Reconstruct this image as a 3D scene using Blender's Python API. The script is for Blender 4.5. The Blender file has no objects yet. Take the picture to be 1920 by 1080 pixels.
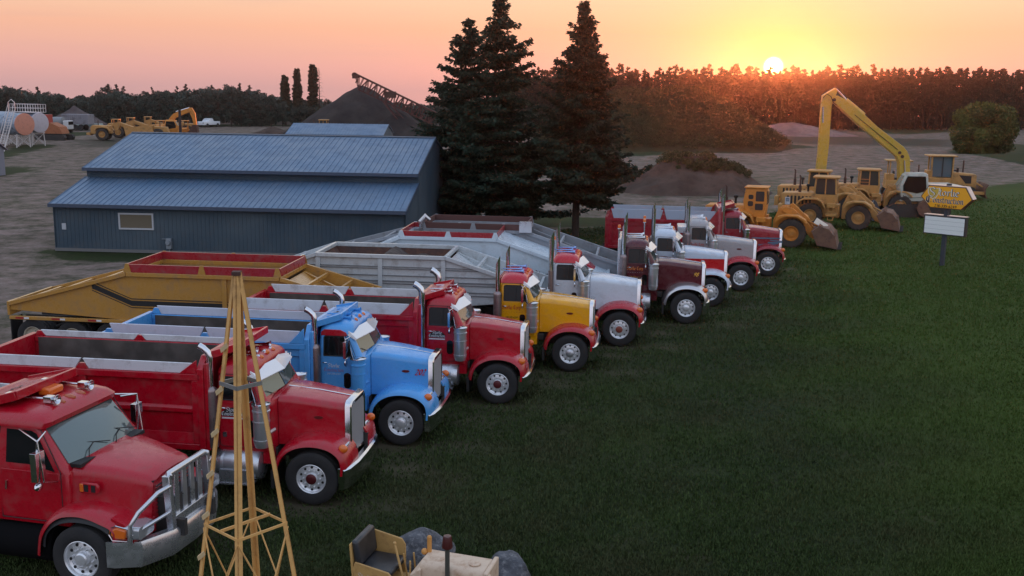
import bpy, math, random
import numpy as np
from mathutils import Vector, Matrix
R=math.radians
random.seed(7); RNG=np.random.default_rng(7)
scene=bpy.context.scene
col=scene.collection
# ---------------------------------------------------------------- camera
CAM_H=7.9; ROLL=0.014; FPX=1950.0; PITCH=math.atan(369.4/FPX)
cam=bpy.data.cameras.new('camera'); cam_o=bpy.data.objects.new('camera',cam); col.objects.link(cam_o)
cam.sensor_width=36; cam.lens=36*FPX/1920; cam.clip_start=0.1; cam.clip_end=6000
cam_o.matrix_world=Matrix.Translation((0,0,CAM_H))@Matrix.Rotation(R(90)-PITCH,4,'X')@Matrix.Rotation(ROLL,4,'Z')
scene.camera=cam_o
# ---------------------------------------------------------------- sky, sun, exposure
def ray(px,py):
    u=px-960; v=py-540
    u2=u*math.cos(ROLL)+v*math.sin(ROLL); v2=-u*math.sin(ROLL)+v*math.cos(ROLL)
    x=u2/FPX; d=-v2/FPX
    return Vector((x,math.cos(PITCH)+d*math.sin(PITCH),-math.sin(PITCH)+d*math.cos(PITCH)))
SUN_DIR=ray(1450,125).normalized(); SUN_EL=math.asin(SUN_DIR.z); SUN_AZ=math.atan2(SUN_DIR.x,SUN_DIR.y)
world=bpy.data.worlds.new('World'); scene.world=world; world.use_nodes=True
nt=world.node_tree; nt.nodes.clear(); N=nt.nodes; L=nt.links
def nd(t,**k):
    n=N.new(t)
    for a,b in k.items(): setattr(n,a,b)
    return n
def ramp(n,stops):
    e=n.color_ramp.elements
    while len(e)<len(stops): e.new(0.5)
    for i,(p,c) in enumerate(stops): e[i].position=p; e[i].color=(*c,1)
tc=nd('ShaderNodeTexCoord')
nrm=nd('ShaderNodeVectorMath',operation='NORMALIZE'); L.new(tc.outputs['Generated'],nrm.inputs[0])
sep=nd('ShaderNodeSeparateXYZ'); L.new(nrm.outputs[0],sep.inputs[0])
# elevation ramps (z = sine of elevation, 0..1): western half and eastern half of the sky
rw=nd('ShaderNodeValToRGB'); L.new(sep.outputs['Z'],rw.inputs[0])
ramp(rw,[(0.0,(.60,.36,.37)),(.02,(.74,.40,.38)),(.055,(.88,.46,.33)),(.10,(.92,.64,.44)),(.17,(.86,.74,.58)),(.30,(.84,.84,.82)),(.55,(.66,.76,.94)),(1.0,(.50,.64,.90))])
re=nd('ShaderNodeValToRGB'); L.new(sep.outputs['Z'],re.inputs[0])
ramp(re,[(0.0,(.46,.48,.60)),(.06,(.58,.56,.68)),(.15,(.80,.74,.84)),(.35,(.78,.86,1.02)),(1.0,(.50,.64,.90))])
dn=nd('ShaderNodeVectorMath',operation='DOT_PRODUCT'); L.new(nrm.outputs[0],dn.inputs[0]); dn.inputs[1].default_value=SUN_DIR
ma=nd('ShaderNodeMapRange'); L.new(dn.outputs['Value'],ma.inputs[0]); ma.inputs[1].default_value=-.5; ma.inputs[2].default_value=.85
ma.interpolation_type='SMOOTHSTEP'
mx=nd('ShaderNodeMix',data_type='RGBA'); L.new(ma.outputs[0],mx.inputs[0]); L.new(re.outputs[0],mx.inputs[6]); L.new(rw.outputs[0],mx.inputs[7])
# warm glow of the air round the sun
ang=nd('ShaderNodeMath',operation='ARCCOSINE'); L.new(dn.outputs['Value'],ang.inputs[0])
def glow(sig,colr,pw):
    a=nd('ShaderNodeMath',operation='DIVIDE'); L.new(ang.outputs[0],a.inputs[0]); a.inputs[1].default_value=R(sig)
    b=nd('ShaderNodeMath',operation='POWER'); L.new(a.outputs[0],b.inputs[0]); b.inputs[1].default_value=pw
    c=nd('ShaderNodeMath',operation='MULTIPLY'); L.new(b.outputs[0],c.inputs[0]); c.inputs[1].default_value=-1
    d=nd('ShaderNodeMath',operation='EXPONENT'); L.new(c.outputs[0],d.inputs[0])
    e=nd('ShaderNodeVectorMath',operation='SCALE'); e.inputs[0].default_value=colr; L.new(d.outputs[0],e.inputs[3])
    return e.outputs[0]
tot=mx.outputs[2]
for g in (glow(15,(.10,-.01,-.01),1.8),glow(3.7,(.06,.10,-.08),1.8),glow(.95,(.5,.20,-.02),1.6),glow(.47,(12,7.5,2.0),8)):
    s=nd('ShaderNodeVectorMath',operation='ADD'); L.new(tot,s.inputs[0]); L.new(g,s.inputs[1]); tot=s.outputs[0]
# thin streaks of high cloud low in the west
mp=nd('ShaderNodeMapping'); L.new(nrm.outputs[0],mp.inputs[0]); mp.inputs['Scale'].default_value=(3,3,60)
no=nd('ShaderNodeTexNoise'); L.new(mp.outputs[0],no.inputs['Vector']); no.inputs['Scale'].default_value=2.2; no.inputs['Detail'].default_value=5
cr=nd('ShaderNodeMapRange'); L.new(no.outputs[0],cr.inputs[0]); cr.inputs[1].default_value=.55; cr.inputs[2].default_value=.8; cr.inputs[3].default_value=0; cr.inputs[4].default_value=.16
cm=nd('ShaderNodeMix',data_type='RGBA'); L.new(cr.outputs[0],cm.inputs[0]); L.new(tot,cm.inputs[6]); cm.inputs[7].default_value=(.62,.36,.38,1)
sky=nd('ShaderNodeTexSky',sky_type='NISHITA'); sky.sun_disc=False; sky.sun_elevation=SUN_EL; sky.sun_rotation=SUN_AZ
sc=nd('ShaderNodeVectorMath',operation='SCALE'); L.new(sky.outputs[0],sc.inputs[0]); sc.inputs[3].default_value=.02
ad=nd('ShaderNodeVectorMath',operation='ADD'); L.new(cm.outputs[2],ad.inputs[0]); L.new(sc.outputs[0],ad.inputs[1])
bg=nd('ShaderNodeBackground'); L.new(ad.outputs[0],bg.inputs[0]); bg.inputs[1].default_value=1.0
wo=nd('ShaderNodeOutputWorld'); L.new(bg.outputs[0],wo.inputs[0])
sun=bpy.data.lights.new('sun','SUN'); sun.energy=2.5; sun.angle=R(.6); sun.color=(1,.21,.06)
sun_o=bpy.data.objects.new('sun',sun); col.objects.link(sun_o); sun_o.rotation_euler=(-SUN_DIR).to_track_quat('-Z','Y').to_euler(); sun_o.location=SUN_DIR*300
vs=scene.view_settings; vs.view_transform='Standard'; vs.look='None'; vs.exposure=0.0; vs.gamma=1
# ---------------------------------------------------------------- pixel to place helpers
def at(px,py,z=0.0):
    r=ray(px,py); t=(z-CAM_H)/r.z; return Vector((r.x*t,r.y*t,z))
def aty(px,py,Y):
    r=ray(px,py); t=Y/r.y; return Vector((r.x*t,Y,CAM_H+r.z*t))
# ---------------------------------------------------------------- materials
MATS={}
def mat(name,base,rough=.6,metal=0,coat=0,noise=None,bump=0,bscale=20,spec=None,dirt=None,coords='Object',emit=None):
    """noise=(scale,amount,colour2)  dirt=(colour,amount,scale)"""
    if name in MATS: return MATS[name]
    m=bpy.data.materials.new(name); m.use_nodes=True; t=m.node_tree; n=t.nodes; l=t.links
    b=n['Principled BSDF']; b.inputs['Base Color'].default_value=(*base,1); b.inputs['Roughness'].default_value=rough
    b.inputs['Metallic'].default_value=metal; b.inputs['Coat Weight'].default_value=coat; b.inputs['Coat Roughness'].default_value=.08
    if spec is not None: b.inputs['Specular IOR Level'].default_value=spec
    t1=n.new('ShaderNodeTexCoord'); vec=t1.outputs[coords]
    last=None
    if noise:
        q=n.new('ShaderNodeTexNoise'); q.inputs['Scale'].default_value=noise[0]; q.inputs['Detail'].default_value=6; l.new(vec,q.inputs['Vector'])
        r=n.new('ShaderNodeMapRange'); r.inputs[1].default_value=.38; r.inputs[2].default_value=.66; r.inputs[4].default_value=noise[1]; l.new(q.outputs[0],r.inputs[0])
        x=n.new('ShaderNodeMix'); x.data_type='RGBA'; x.inputs[6].default_value=(*base,1); x.inputs[7].default_value=(*noise[2],1); l.new(r.outputs[0],x.inputs[0]); last=x.outputs[2]
    if dirt:
        q=n.new('ShaderNodeTexNoise'); q.inputs['Scale'].default_value=dirt[2]; q.inputs['Detail'].default_value=8; q.inputs['Roughness'].default_value=.7; l.new(vec,q.inputs['Vector'])
        r=n.new('ShaderNodeMapRange'); r.inputs[1].default_value=.5; r.inputs[2].default_value=.7; r.inputs[4].default_value=dirt[1]; l.new(q.outputs[0],r.inputs[0])
        x=n.new('ShaderNodeMix'); x.data_type='RGBA'; x.inputs[7].default_value=(*dirt[0],1); l.new(r.outputs[0],x.inputs[0])
        if last: l.new(last,x.inputs[6])
        else: x.inputs[6].default_value=(*base,1)
        last=x.outputs[2]
        rr=n.new('ShaderNodeMapRange'); rr.inputs[1].default_value=.45; rr.inputs[2].default_value=.75; rr.inputs[3].default_value=rough; rr.inputs[4].default_value=min(1,rough+.35); l.new(q.outputs[0],rr.inputs[0]); l.new(rr.outputs[0],b.inputs['Roughness'])
    if last: l.new(last,b.inputs['Base Color'])
    if bump:
        q=n.new('ShaderNodeTexNoise'); q.inputs['Scale'].default_value=bscale; q.inputs['Detail'].default_value=6; l.new(vec,q.inputs['Vector'])
        bb=n.new('ShaderNodeBump'); bb.inputs['Strength'].default_value=bump; bb.inputs['Distance'].default_value=.05; l.new(q.outputs[0],bb.inputs['Height']); l.new(bb.outputs[0],b.inputs['Normal'])
    MATS[name]=m; return m
def paint(name,c,dusty=.26):
    return mat('paint_'+name,c,rough=.27,coat=.42,spec=.4,dirt=((.17,.13,.11),dusty,3.6))
VISORM=mat('visor_sky_sheen',(.80,.80,.82),rough=.25,metal=.25,coat=.5)  # near-white base stands in for sky reflected in the metal visor
CHROME=mat('chrome',(.72,.74,.78),rough=.13,metal=1,noise=(6,.25,(.45,.46,.5)))
ALU=mat('aluminium',(.60,.62,.66),rough=.24,metal=.85,dirt=((.33,.33,.34),.25,2))
RUBBER=mat('rubber',(.018,.018,.02),rough=.85,noise=(4,.5,(.035,.032,.03)),bump=.15,bscale=30)
GLASS=mat('dark_glass',(.008,.010,.011),rough=.05,spec=.35)
WGLASS=mat('windshield_glass',(.13,.17,.165),rough=.05,spec=.9,metal=.35)
BLACK=mat('black_trim',(.012,.012,.013),rough=.6)
AMBER=mat('amber_lens',(.75,.16,.02),rough=.2,coat=.5)
REDL=mat('red_lens',(.5,.02,.02),rough=.2,coat=.5)
LENS=mat('clear_lens',(.5,.52,.55),rough=.12,metal=.6)
BRUSH=mat('brushed_metal',(.62,.64,.66),rough=.28,metal=.75)
FRAME=mat('frame_steel',(.03,.028,.028),rough=.7,dirt=((.09,.07,.055),.6,3))
INNER=mat('body_interior',(.06,.05,.045),rough=.9,noise=(2.5,.8,(.13,.11,.10)),dirt=((.10,.07,.055),.7,1.2))
RUST=mat('rusty_steel',(.09,.04,.03),rough=.85,noise=(3,.9,(.045,.03,.028)),dirt=((.2,.09,.05),.6,4))
CAT=mat('machine_yellow',(.52,.27,.08),rough=.5,dirt=((.13,.085,.055),.7,2.2),noise=(1.2,.5,(.42,.20,.05)))
CATO=mat('machine_orange',(.60,.22,.025),rough=.5,dirt=((.16,.09,.05),.6,2.0),noise=(1.2,.4,(.6,.22,.03)))
WHITEP=mat('white_board',(.62,.64,.68),rough=.6,dirt=((.28,.25,.24),.7,2.5))
DIRT=mat('soil_load',(.06,.045,.04),rough=1,noise=(3,.8,(.11,.085,.075)),bump=1,bscale=8)
# ---------------------------------------------------------------- mesh building
def rrect(x0,x1,hw,r,n=4,y0=None):
    """rounded rectangle ring in x,y"""
    ya=-hw if y0 is None else y0; yb=hw
    r=min(r,(x1-x0)/2-.001,(yb-ya)/2-.001); pts=[]
    for cx,cy,a0 in ((x1-r,yb-r,0),(x0+r,yb-r,90),(x0+r,ya+r,180),(x1-r,ya+r,270)):
        for i in range(n+1):
            a=R(a0+90*i/n); pts.append((cx+r*math.cos(a),cy+r*math.sin(a)))
    return pts
class MB:
    def __init__(s): s.v=[];s.f=[];s.m=[]
    def add(s,vs,fs,mi=0):
        o=len(s.v); s.v+= [tuple(p) for p in vs]; s.f+=[tuple(i+o for i in f) for f in fs]; s.m+=[mi]*len(fs); return s
    def box(s,x0,x1,y0,y1,z0,z1,mi=0):
        return s.hexa([(x0,y0,z0),(x1,y0,z0),(x1,y1,z0),(x0,y1,z0),(x0,y0,z1),(x1,y0,z1),(x1,y1,z1),(x0,y1,z1)],mi)
    def hexa(s,p,mi=0):
        return s.add(p,[(3,2,1,0),(4,5,6,7),(0,1,5,4),(1,2,6,5),(2,3,7,6),(3,0,4,7)],mi)
    def prism(s,pts,a0,a1,axis='y',mi=0):
        n=len(pts)
        def P(p,a):
            if axis=='y': return (p[0],a,p[1])
            if axis=='x': return (a,p[0],p[1])
            return (p[0],p[1],a)
        vs=[P(p,a0) for p in pts]+[P(p,a1) for p in pts]
        fs=[tuple(range(n)),tuple(range(2*n-1,n-1,-1))]+[(i+n,(i+1)%n+n,(i+1)%n,i) for i in range(n)]
        return s.add(vs,fs,mi)
    def loft(s,rings,mi=0,cap0=True,cap1=True,closed=True,mis=None):
        n=len(rings[0]); vs=[p for r in rings for p in r]; fs=[];ms=[]
        for k in range(len(rings)-1):
            for i in range(n if closed else n-1):
                j=(i+1)%n; fs.append((k*n+i,k*n+j,(k+1)*n+j,(k+1)*n+i)); ms.append(mis[k] if mis else mi)
        if cap0 and closed: fs.append(tuple(range(n-1,-1,-1))); ms.append(mis[0] if mis else mi)
        if cap1 and closed: fs.append(tuple(range((len(rings)-1)*n,len(rings)*n))); ms.append(mis[-1] if mis else mi)
        o=len(s.v); s.v+=[tuple(p) for p in vs]; s.f+=[tuple(i+o for i in f) for f in fs]; s.m+=ms; return s
    def tube(s,path,r,n=8,mi=0,cap=True):
        path=[Vector(p) for p in path]; rs=r if isinstance(r,(list,tuple)) else [r]*len(path)
        rings=[];up=None
        for i,p in enumerate(path):
            d=(path[min(i+1,len(path)-1)]-path[max(i-1,0)]).normalized()
            if up is None: up=Vector((0,0,1)) if abs(d.z)<.9 else Vector((1,0,0))
            a=d.cross(up)
            if a.length<1e-4: a=d.orthogonal()
            a.normalize(); b=a.cross(d).normalized(); up=b
            rings.append([p+rs[i]*(math.cos(2*math.pi*k/n)*a+math.sin(2*math.pi*k/n)*b) for k in range(n)])
        return s.loft(rings,mi,cap,cap)
    def bar(s,p0,p1,w,h=None,mi=0,up=(0,0,1)):
        p0=Vector(p0);p1=Vector(p1);d=(p1-p0).normalized();h=h or w
        a=d.cross(Vector(up))
        if a.length<1e-3: a=d.cross(Vector((1,0,0)))
        a.normalize(); b=a.cross(d)
        q=[]
        for p in (p0,p1): q+=[p-a*w/2-b*h/2,p+a*w/2-b*h/2,p+a*w/2+b*h/2,p-a*w/2+b*h/2]
        return s.add(q,[(3,2,1,0),(4,5,6,7),(0,1,5,4),(1,2,6,5),(2,3,7,6),(3,0,4,7)],mi)
    def lathe(s,prof,c=(0,0,0),axis='y',n=28,mi=0,mis=None,cap=True):
        rings=[]
        for r,h in prof:
            r=max(r,.0005)
            rg=[]
            for k in range(n):
                a=2*math.pi*k/n; x=r*math.cos(a); y=r*math.sin(a)
                if axis=='y': p=(c[0]+x,c[1]+h,c[2]-y)
                elif axis=='z': p=(c[0]+x,c[1]+y,c[2]+h)
                else: p=(c[0]+h,c[1]+x,c[2]+y)
                rg.append(p)
            rings.append(rg)
        return s.loft(rings,mi,cap,cap,mis=mis)
    def ball(s,c,r,mi=0,n=10,sx=1,sy=1,sz=1):
        pr=[]
        rings=[]
        for i in range(n//2+1):
            a=math.pi*i/(n//2); rr=max(math.sin(a),.01)*r; z=-math.cos(a)*r
            rings.append([(c[0]+rr*math.cos(2*math.pi*k/n)*sx,c[1]+rr*math.sin(2*math.pi*k/n)*sy,c[2]+z*sz) for k in range(n)])
        return s.loft(rings,mi)
    def build(s,name,mats,parent=None,bevel=0,smooth=True,ang=35,seg=2):
        me=bpy.data.meshes.new(name); me.from_pydata(s.v,[],s.f)
        if not isinstance(mats,(list,tuple)): mats=[mats]
        for m in mats: me.materials.append(m)
        me.polygons.foreach_set('material_index',s.m)
        me.update(); 
        import bmesh
        b=bmesh.new(); b.from_mesh(me); bmesh.ops.recalc_face_normals(b,faces=b.faces); b.to_mesh(me); b.free()
        if smooth:
            me.polygons.foreach_set('use_smooth',[True]*len(me.polygons)); me.set_sharp_from_angle(angle=R(ang))
        o=bpy.data.objects.new(name,me); col.objects.link(o)
        if parent: o.parent=parent
        if bevel:
            md=o.modifiers.new('bevel','BEVEL'); md.width=bevel; md.segments=seg; md.limit_method='ANGLE'; md.angle_limit=R(40); md.harden_normals=False
        return o
def npmesh(name,V,F,mats,parent=None,attr=None,smooth=False,mi=None):
    me=bpy.data.meshes.new(name); V=np.asarray(V,dtype=np.float32); F=np.asarray(F,dtype=np.int32); k=F.shape[1]
    me.vertices.add(len(V)); me.vertices.foreach_set('co',V.ravel()); me.loops.add(F.size); me.loops.foreach_set('vertex_index',F.ravel())
    me.polygons.add(len(F)); me.polygons.foreach_set('loop_start',np.arange(0,F.size,k,dtype=np.int32)); me.polygons.foreach_set('loop_total',np.full(len(F),k,dtype=np.int32))
    if not isinstance(mats,(list,tuple)): mats=[mats]
    for m in mats: me.materials.append(m)
    if mi is not None: me.polygons.foreach_set('material_index',np.asarray(mi,dtype=np.int32))
    if smooth: me.polygons.foreach_set('use_smooth',np.ones(len(F),dtype=bool))
    me.update(calc_edges=True)
    if attr:
        for an,av in attr.items():
            a=me.attributes.new(an,'FLOAT','POINT'); a.data.foreach_set('value',np.asarray(av,dtype=np.float32))
    o=bpy.data.objects.new(name,me); col.objects.link(o)
    if parent: o.parent=parent
    return o
def tag(o,label=None,cat=None,group=None,kind=None):
    if label: o['label']=label
    if cat: o['category']=cat
    if group: o['group']=group
    if kind: o['kind']=kind
    return o
def empty(name,loc=(0,0,0),rz=0,label=None,cat=None,group=None):
    o=bpy.data.objects.new(name,None); col.objects.link(o); o.location=loc; o.rotation_euler=(0,0,rz); o.empty_display_size=.3
    return tag(o,label,cat,group)
def kids(o): return [c for c in col.objects if c.parent==o]
CH={}
def copy_tree(o,parent=None):
    c=o.copy(); col.objects.link(c)
    if parent: c.parent=parent
    for ch in CHILD(o): copy_tree(ch,c)
    return c
def CHILD(o): return list(o.children)
# value noise for terrain
def vnoise(x,y,seed=0):
    xi=np.floor(x).astype(int); yi=np.floor(y).astype(int); xf=x-xi; yf=y-yi
    def h(a,b):
        n=(a*374761393+b*668265263+seed*1442695)&0x7fffffff; n=((n^(n>>13))*1274126177)&0x7fffffff; return ((n^(n>>16))&0xffff)/65535.0
    u=xf*xf*(3-2*xf); v=yf*yf*(3-2*yf)
    return (h(xi,yi)*(1-u)+h(xi+1,yi)*u)*(1-v)+(h(xi,yi+1)*(1-u)+h(xi+1,yi+1)*u)*v
def fbm(x,y,o=4,seed=0):
    s=0;a=.5;x=np.asarray(x,float);y=np.asarray(y,float)
    for i in range(o): s=s+a*vnoise(x,y,seed+i); x=x*2.03+17;y=y*2.03+5;a*=.5
    return s
# ---------------------------------------------------------------- blackletter lettering cut with a broad nib
GL={'S':([[(.92,1.3),(.6,1.58),(.25,1.48),(.08,1.15),(.3,.88),(.78,.62),(.88,.3),(.55,-.03),(.02,.15)]],1.05),
'C':([[(.95,1.3),(.6,1.55),(.15,1.2),(.1,.45),(.5,.0),(.95,.25)],[(.5,1.45),(.5,.12)]],1.1),
't':([[(.25,1.4),(.25,.2),(.4,0),(.55,.12)],[(.02,1.),(.5,1.)]],.6),'o':([[(.35,1.),(.08,.75),(.08,.25),(.35,0),(.62,.25),(.62,.75),(.35,1.)]],.78),
'r':([[(.05,.9),(.2,.95),(.2,0)],[(.2,.75),(.42,1.),(.56,.85)]],.6),'l':([[(.18,1.55),(.18,.15),(.32,0)]],.42),
'i':([[(.02,.88),(.18,.98),(.18,.15),(.32,0)],[(.14,1.3),(.24,1.36)]],.42),'e':([[(.58,.15),(.35,0),(.08,.25),(.08,.75),(.35,1.),(.56,.72),(.1,.5)]],.7),
'n':([[(.02,.88),(.18,.98),(.18,0)],[(.18,.8),(.45,1.),(.58,.85),(.58,.15),(.7,0)]],.78),'s':([[(.56,.9),(.33,1),(.1,.78),(.52,.38),(.5,.12),(.28,0),(.04,.1)]],.66),
'u':([[(.04,.95),(.16,.95),(.16,.2),(.36,0),(.56,.15)],[(.56,1.),(.56,.1),(.7,0)]],.78),'c':([[(.56,.85),(.35,1),(.08,.75),(.08,.25),(.35,0),(.58,.15)]],.68),
'p':([[(.05,.9),(.2,1),(.2,-.45)],[(.2,.8),(.5,1),(.65,.75),(.65,.25),(.4,0),(.2,.1)]],.8),' ':([],.45),
'.':([[(.1,.0),(.16,.06)]],.3),'-':([[(.05,.5),(.4,.5)]],.5),
'2':([[(.08,1.1),(.35,1.35),(.6,1.1),(.1,0),(.65,0)]],.78),'1':([[(.1,1.1),(.35,1.35),(.35,0)]],.6),'8':([[(.35,.72),(.1,1.05),(.35,1.35),(.6,1.05),(.35,.72),(.05,.35),(.35,0),(.65,.35),(.35,.72)]],.78),
'3':([[(.08,1.2),(.35,1.35),(.6,1.05),(.3,.72),(.65,.38),(.35,0),(.06,.15)]],.76),'5':([[(.6,1.35),(.15,1.35),(.12,.8),(.45,.85),(.65,.45),(.4,0),(.06,.12)]],.76),
'6':([[(.55,1.3),(.2,1.),(.08,.4),(.35,0),(.62,.4),(.35,.75),(.12,.5)]],.76),'4':([[(.45,0),(.45,1.35),(.05,.4),(.68,.4)]],.78),'9':([[(.15,.05),(.5,.4),(.62,1.),(.35,1.35),(.08,1.),(.35,.65),(.6,.9)]],.76),'0':([[(.35,1.35),(.08,1.),(.08,.35),(.35,0),(.62,.35),(.62,1.),(.35,1.35)]],.78)}
def lettering(text,height,nib=.2,thin=.05,slant=0,spread=1.0):
    """returns list of quads in (u,v) and total width; height = cap height"""
    k=height/1.55; x=0; quads=[]
    a=R(40); nx,ny=math.cos(a)*nib/2,math.sin(a)*nib/2
    for ch in text:
        st,w=GL.get(ch,GL[' '])
        for pl in st:
            for (x0,y0),(x1,y1) in zip(pl,pl[1:]):
                d=math.hypot(x1-x0,y1-y0) or 1; tx,ty=-(y1-y0)/d*thin/2,(x1-x0)/d*thin/2
                for ax,ay in ((nx,ny),(tx,ty)):
                    q=[(x0-ax,y0-ay),(x0+ax,y0+ay),(x1+ax,y1+ay),(x1-ax,y1-ay)]
                    quads.append([((x+px+py*slant)*k,py*k) for px,py in q])
        x+=w*spread
    return quads,x*k
def text_obj(name,text,height,m,parent,org,udir,vdir,nib=.2,slant=0,center=True,width=None,lift=.004,thin=.05):
    q,w=lettering(text,height,nib,thin,slant)
    sx=1 if width is None else width/w
    u=Vector(udir).normalized(); v=Vector(vdir).normalized(); n=u.cross(v); b=MB(); org=Vector(org)
    off=-w*sx/2 if center else 0
    for i,qq in enumerate(q):
        l=lift+i*0.00008
        b.add([org+u*(p[0]*sx+off)+v*p[1]+n*l for p in qq],[(0,1,2,3)])
    return b.build(name,m,parent,smooth=False)
# ================================================================ ground: one sheet to the horizon
def nodemat(name):
    m=bpy.data.materials.new(name); m.use_nodes=True; return m,m.node_tree.nodes,m.node_tree.links,m.node_tree.nodes['Principled BSDF']
def mixc(n,l,f,a,b):
    x=n.new('ShaderNodeMix'); x.data_type='RGBA'
    for i,v in ((0,f),(6,a),(7,b)):
        if hasattr(v,'is_linked') or hasattr(v,'links'): l.new(v,x.inputs[i])
        elif i==0: x.inputs[0].default_value=v
        else: x.inputs[i].default_value=(*v,1)
    return x.outputs[2]
def noise(n,l,vec,scale,detail=6,rough=.6,lo=.35,hi=.65,stretch=None):
    v=vec
    if stretch:
        mp=n.new('ShaderNodeMapping'); mp.inputs['Scale'].default_value=stretch; l.new(vec,mp.inputs[0]); v=mp.outputs[0]
    q=n.new('ShaderNodeTexNoise'); q.inputs['Scale'].default_value=scale; q.inputs['Detail'].default_value=detail; q.inputs['Roughness'].default_value=rough; l.new(v,q.inputs['Vector'])
    r=n.new('ShaderNodeMapRange'); r.inputs[1].default_value=lo; r.inputs[2].default_value=hi; l.new(q.outputs[0],r.inputs[0]); return r.outputs[0]
def math_(n,l,op,a,b=None):
    x=n.new('ShaderNodeMath'); x.operation=op
    for i,v in ((0,a),(1,b)):
        if v is None: continue
        if hasattr(v,'links'): l.new(v,x.inputs[i])
        else: x.inputs[i].default_value=v
    return x.outputs[0]
gm,n,l,b=nodemat('ground')
tcd=n.new('ShaderNodeTexCoord'); P3=tcd.outputs['Object']
at_g=n.new('ShaderNodeAttribute'); at_g.attribute_name='grass'; at_d=n.new('ShaderNodeAttribute'); at_d.attribute_name='dark'
# gravel
g1=mixc(n,l,noise(n,l,P3,.09,5),(.238,.166,.148),(.268,.194,.172))
g1=mixc(n,l,math_(n,l,'MULTIPLY',noise(n,l,P3,.5,6,.7,.45,.8,(.35,1,1)),.3),g1,(.18,.13,.118))
g1=mixc(n,l,noise(n,l,P3,2.5,6,.7,.5,.75),g1,(.32,.26,.235))
g1=mixc(n,l,math_(n,l,'MULTIPLY',noise(n,l,P3,.2,5,.65,.5,.7,(.3,1.2,1)),.3),g1,(.30,.24,.22))
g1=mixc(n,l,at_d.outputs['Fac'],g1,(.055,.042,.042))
# turf, with worn and yellower patches
tf=mixc(n,l,noise(n,l,P3,.12,4,.6,.4,.62),(.017,.029,.009),(.030,.046,.010))
tf=mixc(n,l,noise(n,l,P3,.9,5,.7,.42,.66),tf,(.030,.035,.014))
tf=mixc(n,l,noise(n,l,P3,6,6,.75,.45,.7),tf,(.014,.020,.008))
tf=mixc(n,l,noise(n,l,P3,.33,5,.7,.58,.72),tf,(.058,.050,.028))
at_l=n.new('ShaderNodeAttribute'); at_l.attribute_name='lush'; tf=mixc(n,l,math_(n,l,'MULTIPLY',at_l.outputs['Fac'],.8),tf,(.044,.072,.010))
at_w=n.new('ShaderNodeAttribute'); at_w.attribute_name='wear'; tf=mixc(n,l,math_(n,l,'MULTIPLY',at_w.outputs['Fac'],.85),tf,(.085,.068,.046))
gn=noise(n,l,P3,.6,6,.75,.2,.8)
gf=math_(n,l,'ADD',at_g.outputs['Fac'],math_(n,l,'MULTIPLY',math_(n,l,'SUBTRACT',gn,.5),.35))
mr=n.new('ShaderNodeMapRange'); mr.inputs[1].default_value=.40; mr.inputs[2].default_value=.60; l.new(gf,mr.inputs[0])
l.new(mixc(n,l,mr.outputs[0],g1,tf),b.inputs['Base Color']); b.inputs['Roughness'].default_value=.97; b.inputs['Specular IOR Level'].default_value=.15
bp=n.new('ShaderNodeBump'); bp.inputs['Distance'].default_value=.05; bp.inputs['Strength'].default_value=.5
q=n.new('ShaderNodeTexNoise'); q.inputs['Scale'].default_value=3; q.inputs['Detail'].default_value=9; q.inputs['Roughness'].default_value=.75; l.new(P3,q.inputs['Vector']); l.new(q.outputs[0],bp.inputs['Height']); l.new(bp.outputs[0],b.inputs['Normal'])
def sdpoly(X,Y,poly):
    """signed distance, positive inside"""
    d=np.full(X.shape,1e9); ins=np.zeros(X.shape,bool); k=len(poly)
    for i in range(k):
        ax,ay=poly[i]; bx,by=poly[(i+1)%k]; ex,ey=bx-ax,by-ay
        t=np.clip(((X-ax)*ex+(Y-ay)*ey)/(ex*ex+ey*ey+1e-9),0,1); d=np.minimum(d,np.hypot(X-ax-t*ex,Y-ay-t*ey))
        c=((ay>Y)!=(by>Y))&(X<(bx-ax)*(Y-ay)/((by-ay) or 1e-9)+ax); ins^=c
    return np.where(ins,d,-d)
def gp(*pts): return [tuple(at(x,y))[:2] for x,y in pts]
LAWN=gp((430,640),(700,560),(905,452),(1060,428),(1180,421),(1330,408),(1440,398),(1570,380),(1720,372),(1850,350),(1920,341),(2300,330))+[(70,24),(30,-5),(-30,-5),(-18,12)]+gp((-60,900),(150,760))
PATCH=[gp((60,470),(110,466),(330,470),(520,476),(500,498),(250,492),(120,490)),gp((-60,302),(0,285),(50,270),(110,272),(40,287),(0,298)),gp((-60,340),(0,330),(60,318),(25,311),(-60,318)),
 gp((90,250),(150,247),(190,250),(120,258)),gp((-200,244),(200,238),(520,236),(800,236),(1150,262),(1250,262),(1150,240),(-100,228)),gp((1120,296),(1250,290),(1420,282),(1540,276),(1440,266),(1160,262)),
 gp((1560,236),(1700,238),(1800,246),(1700,252),(1600,246)),gp((1780,286),(1850,302),(1925,312),(2100,320),(2100,285),(1800,262)),gp((850,430),(1180,424),(1150,408),(1000,404),(850,404))]
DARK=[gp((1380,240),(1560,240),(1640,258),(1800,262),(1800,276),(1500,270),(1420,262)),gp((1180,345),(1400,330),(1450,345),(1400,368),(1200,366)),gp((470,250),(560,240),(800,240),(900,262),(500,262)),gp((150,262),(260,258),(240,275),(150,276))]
xs=np.concatenate([[-4000,-1800,-900,-500,-300,-200],np.arange(-150,-40,1.6),np.arange(-40,60,.5),np.arange(60,190,1.6),[200,300,500,900,1800,4000]])
ys=np.concatenate([[-1500,-400,-100,-20],np.arange(-5,90,.5),np.arange(90,302,1.7),[320,350,450,700,1200,2500,6000]])
GX,GY=np.meshgrid(xs,ys)
lawn=sdpoly(GX,GY,LAWN); g=lawn/1.6
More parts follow.
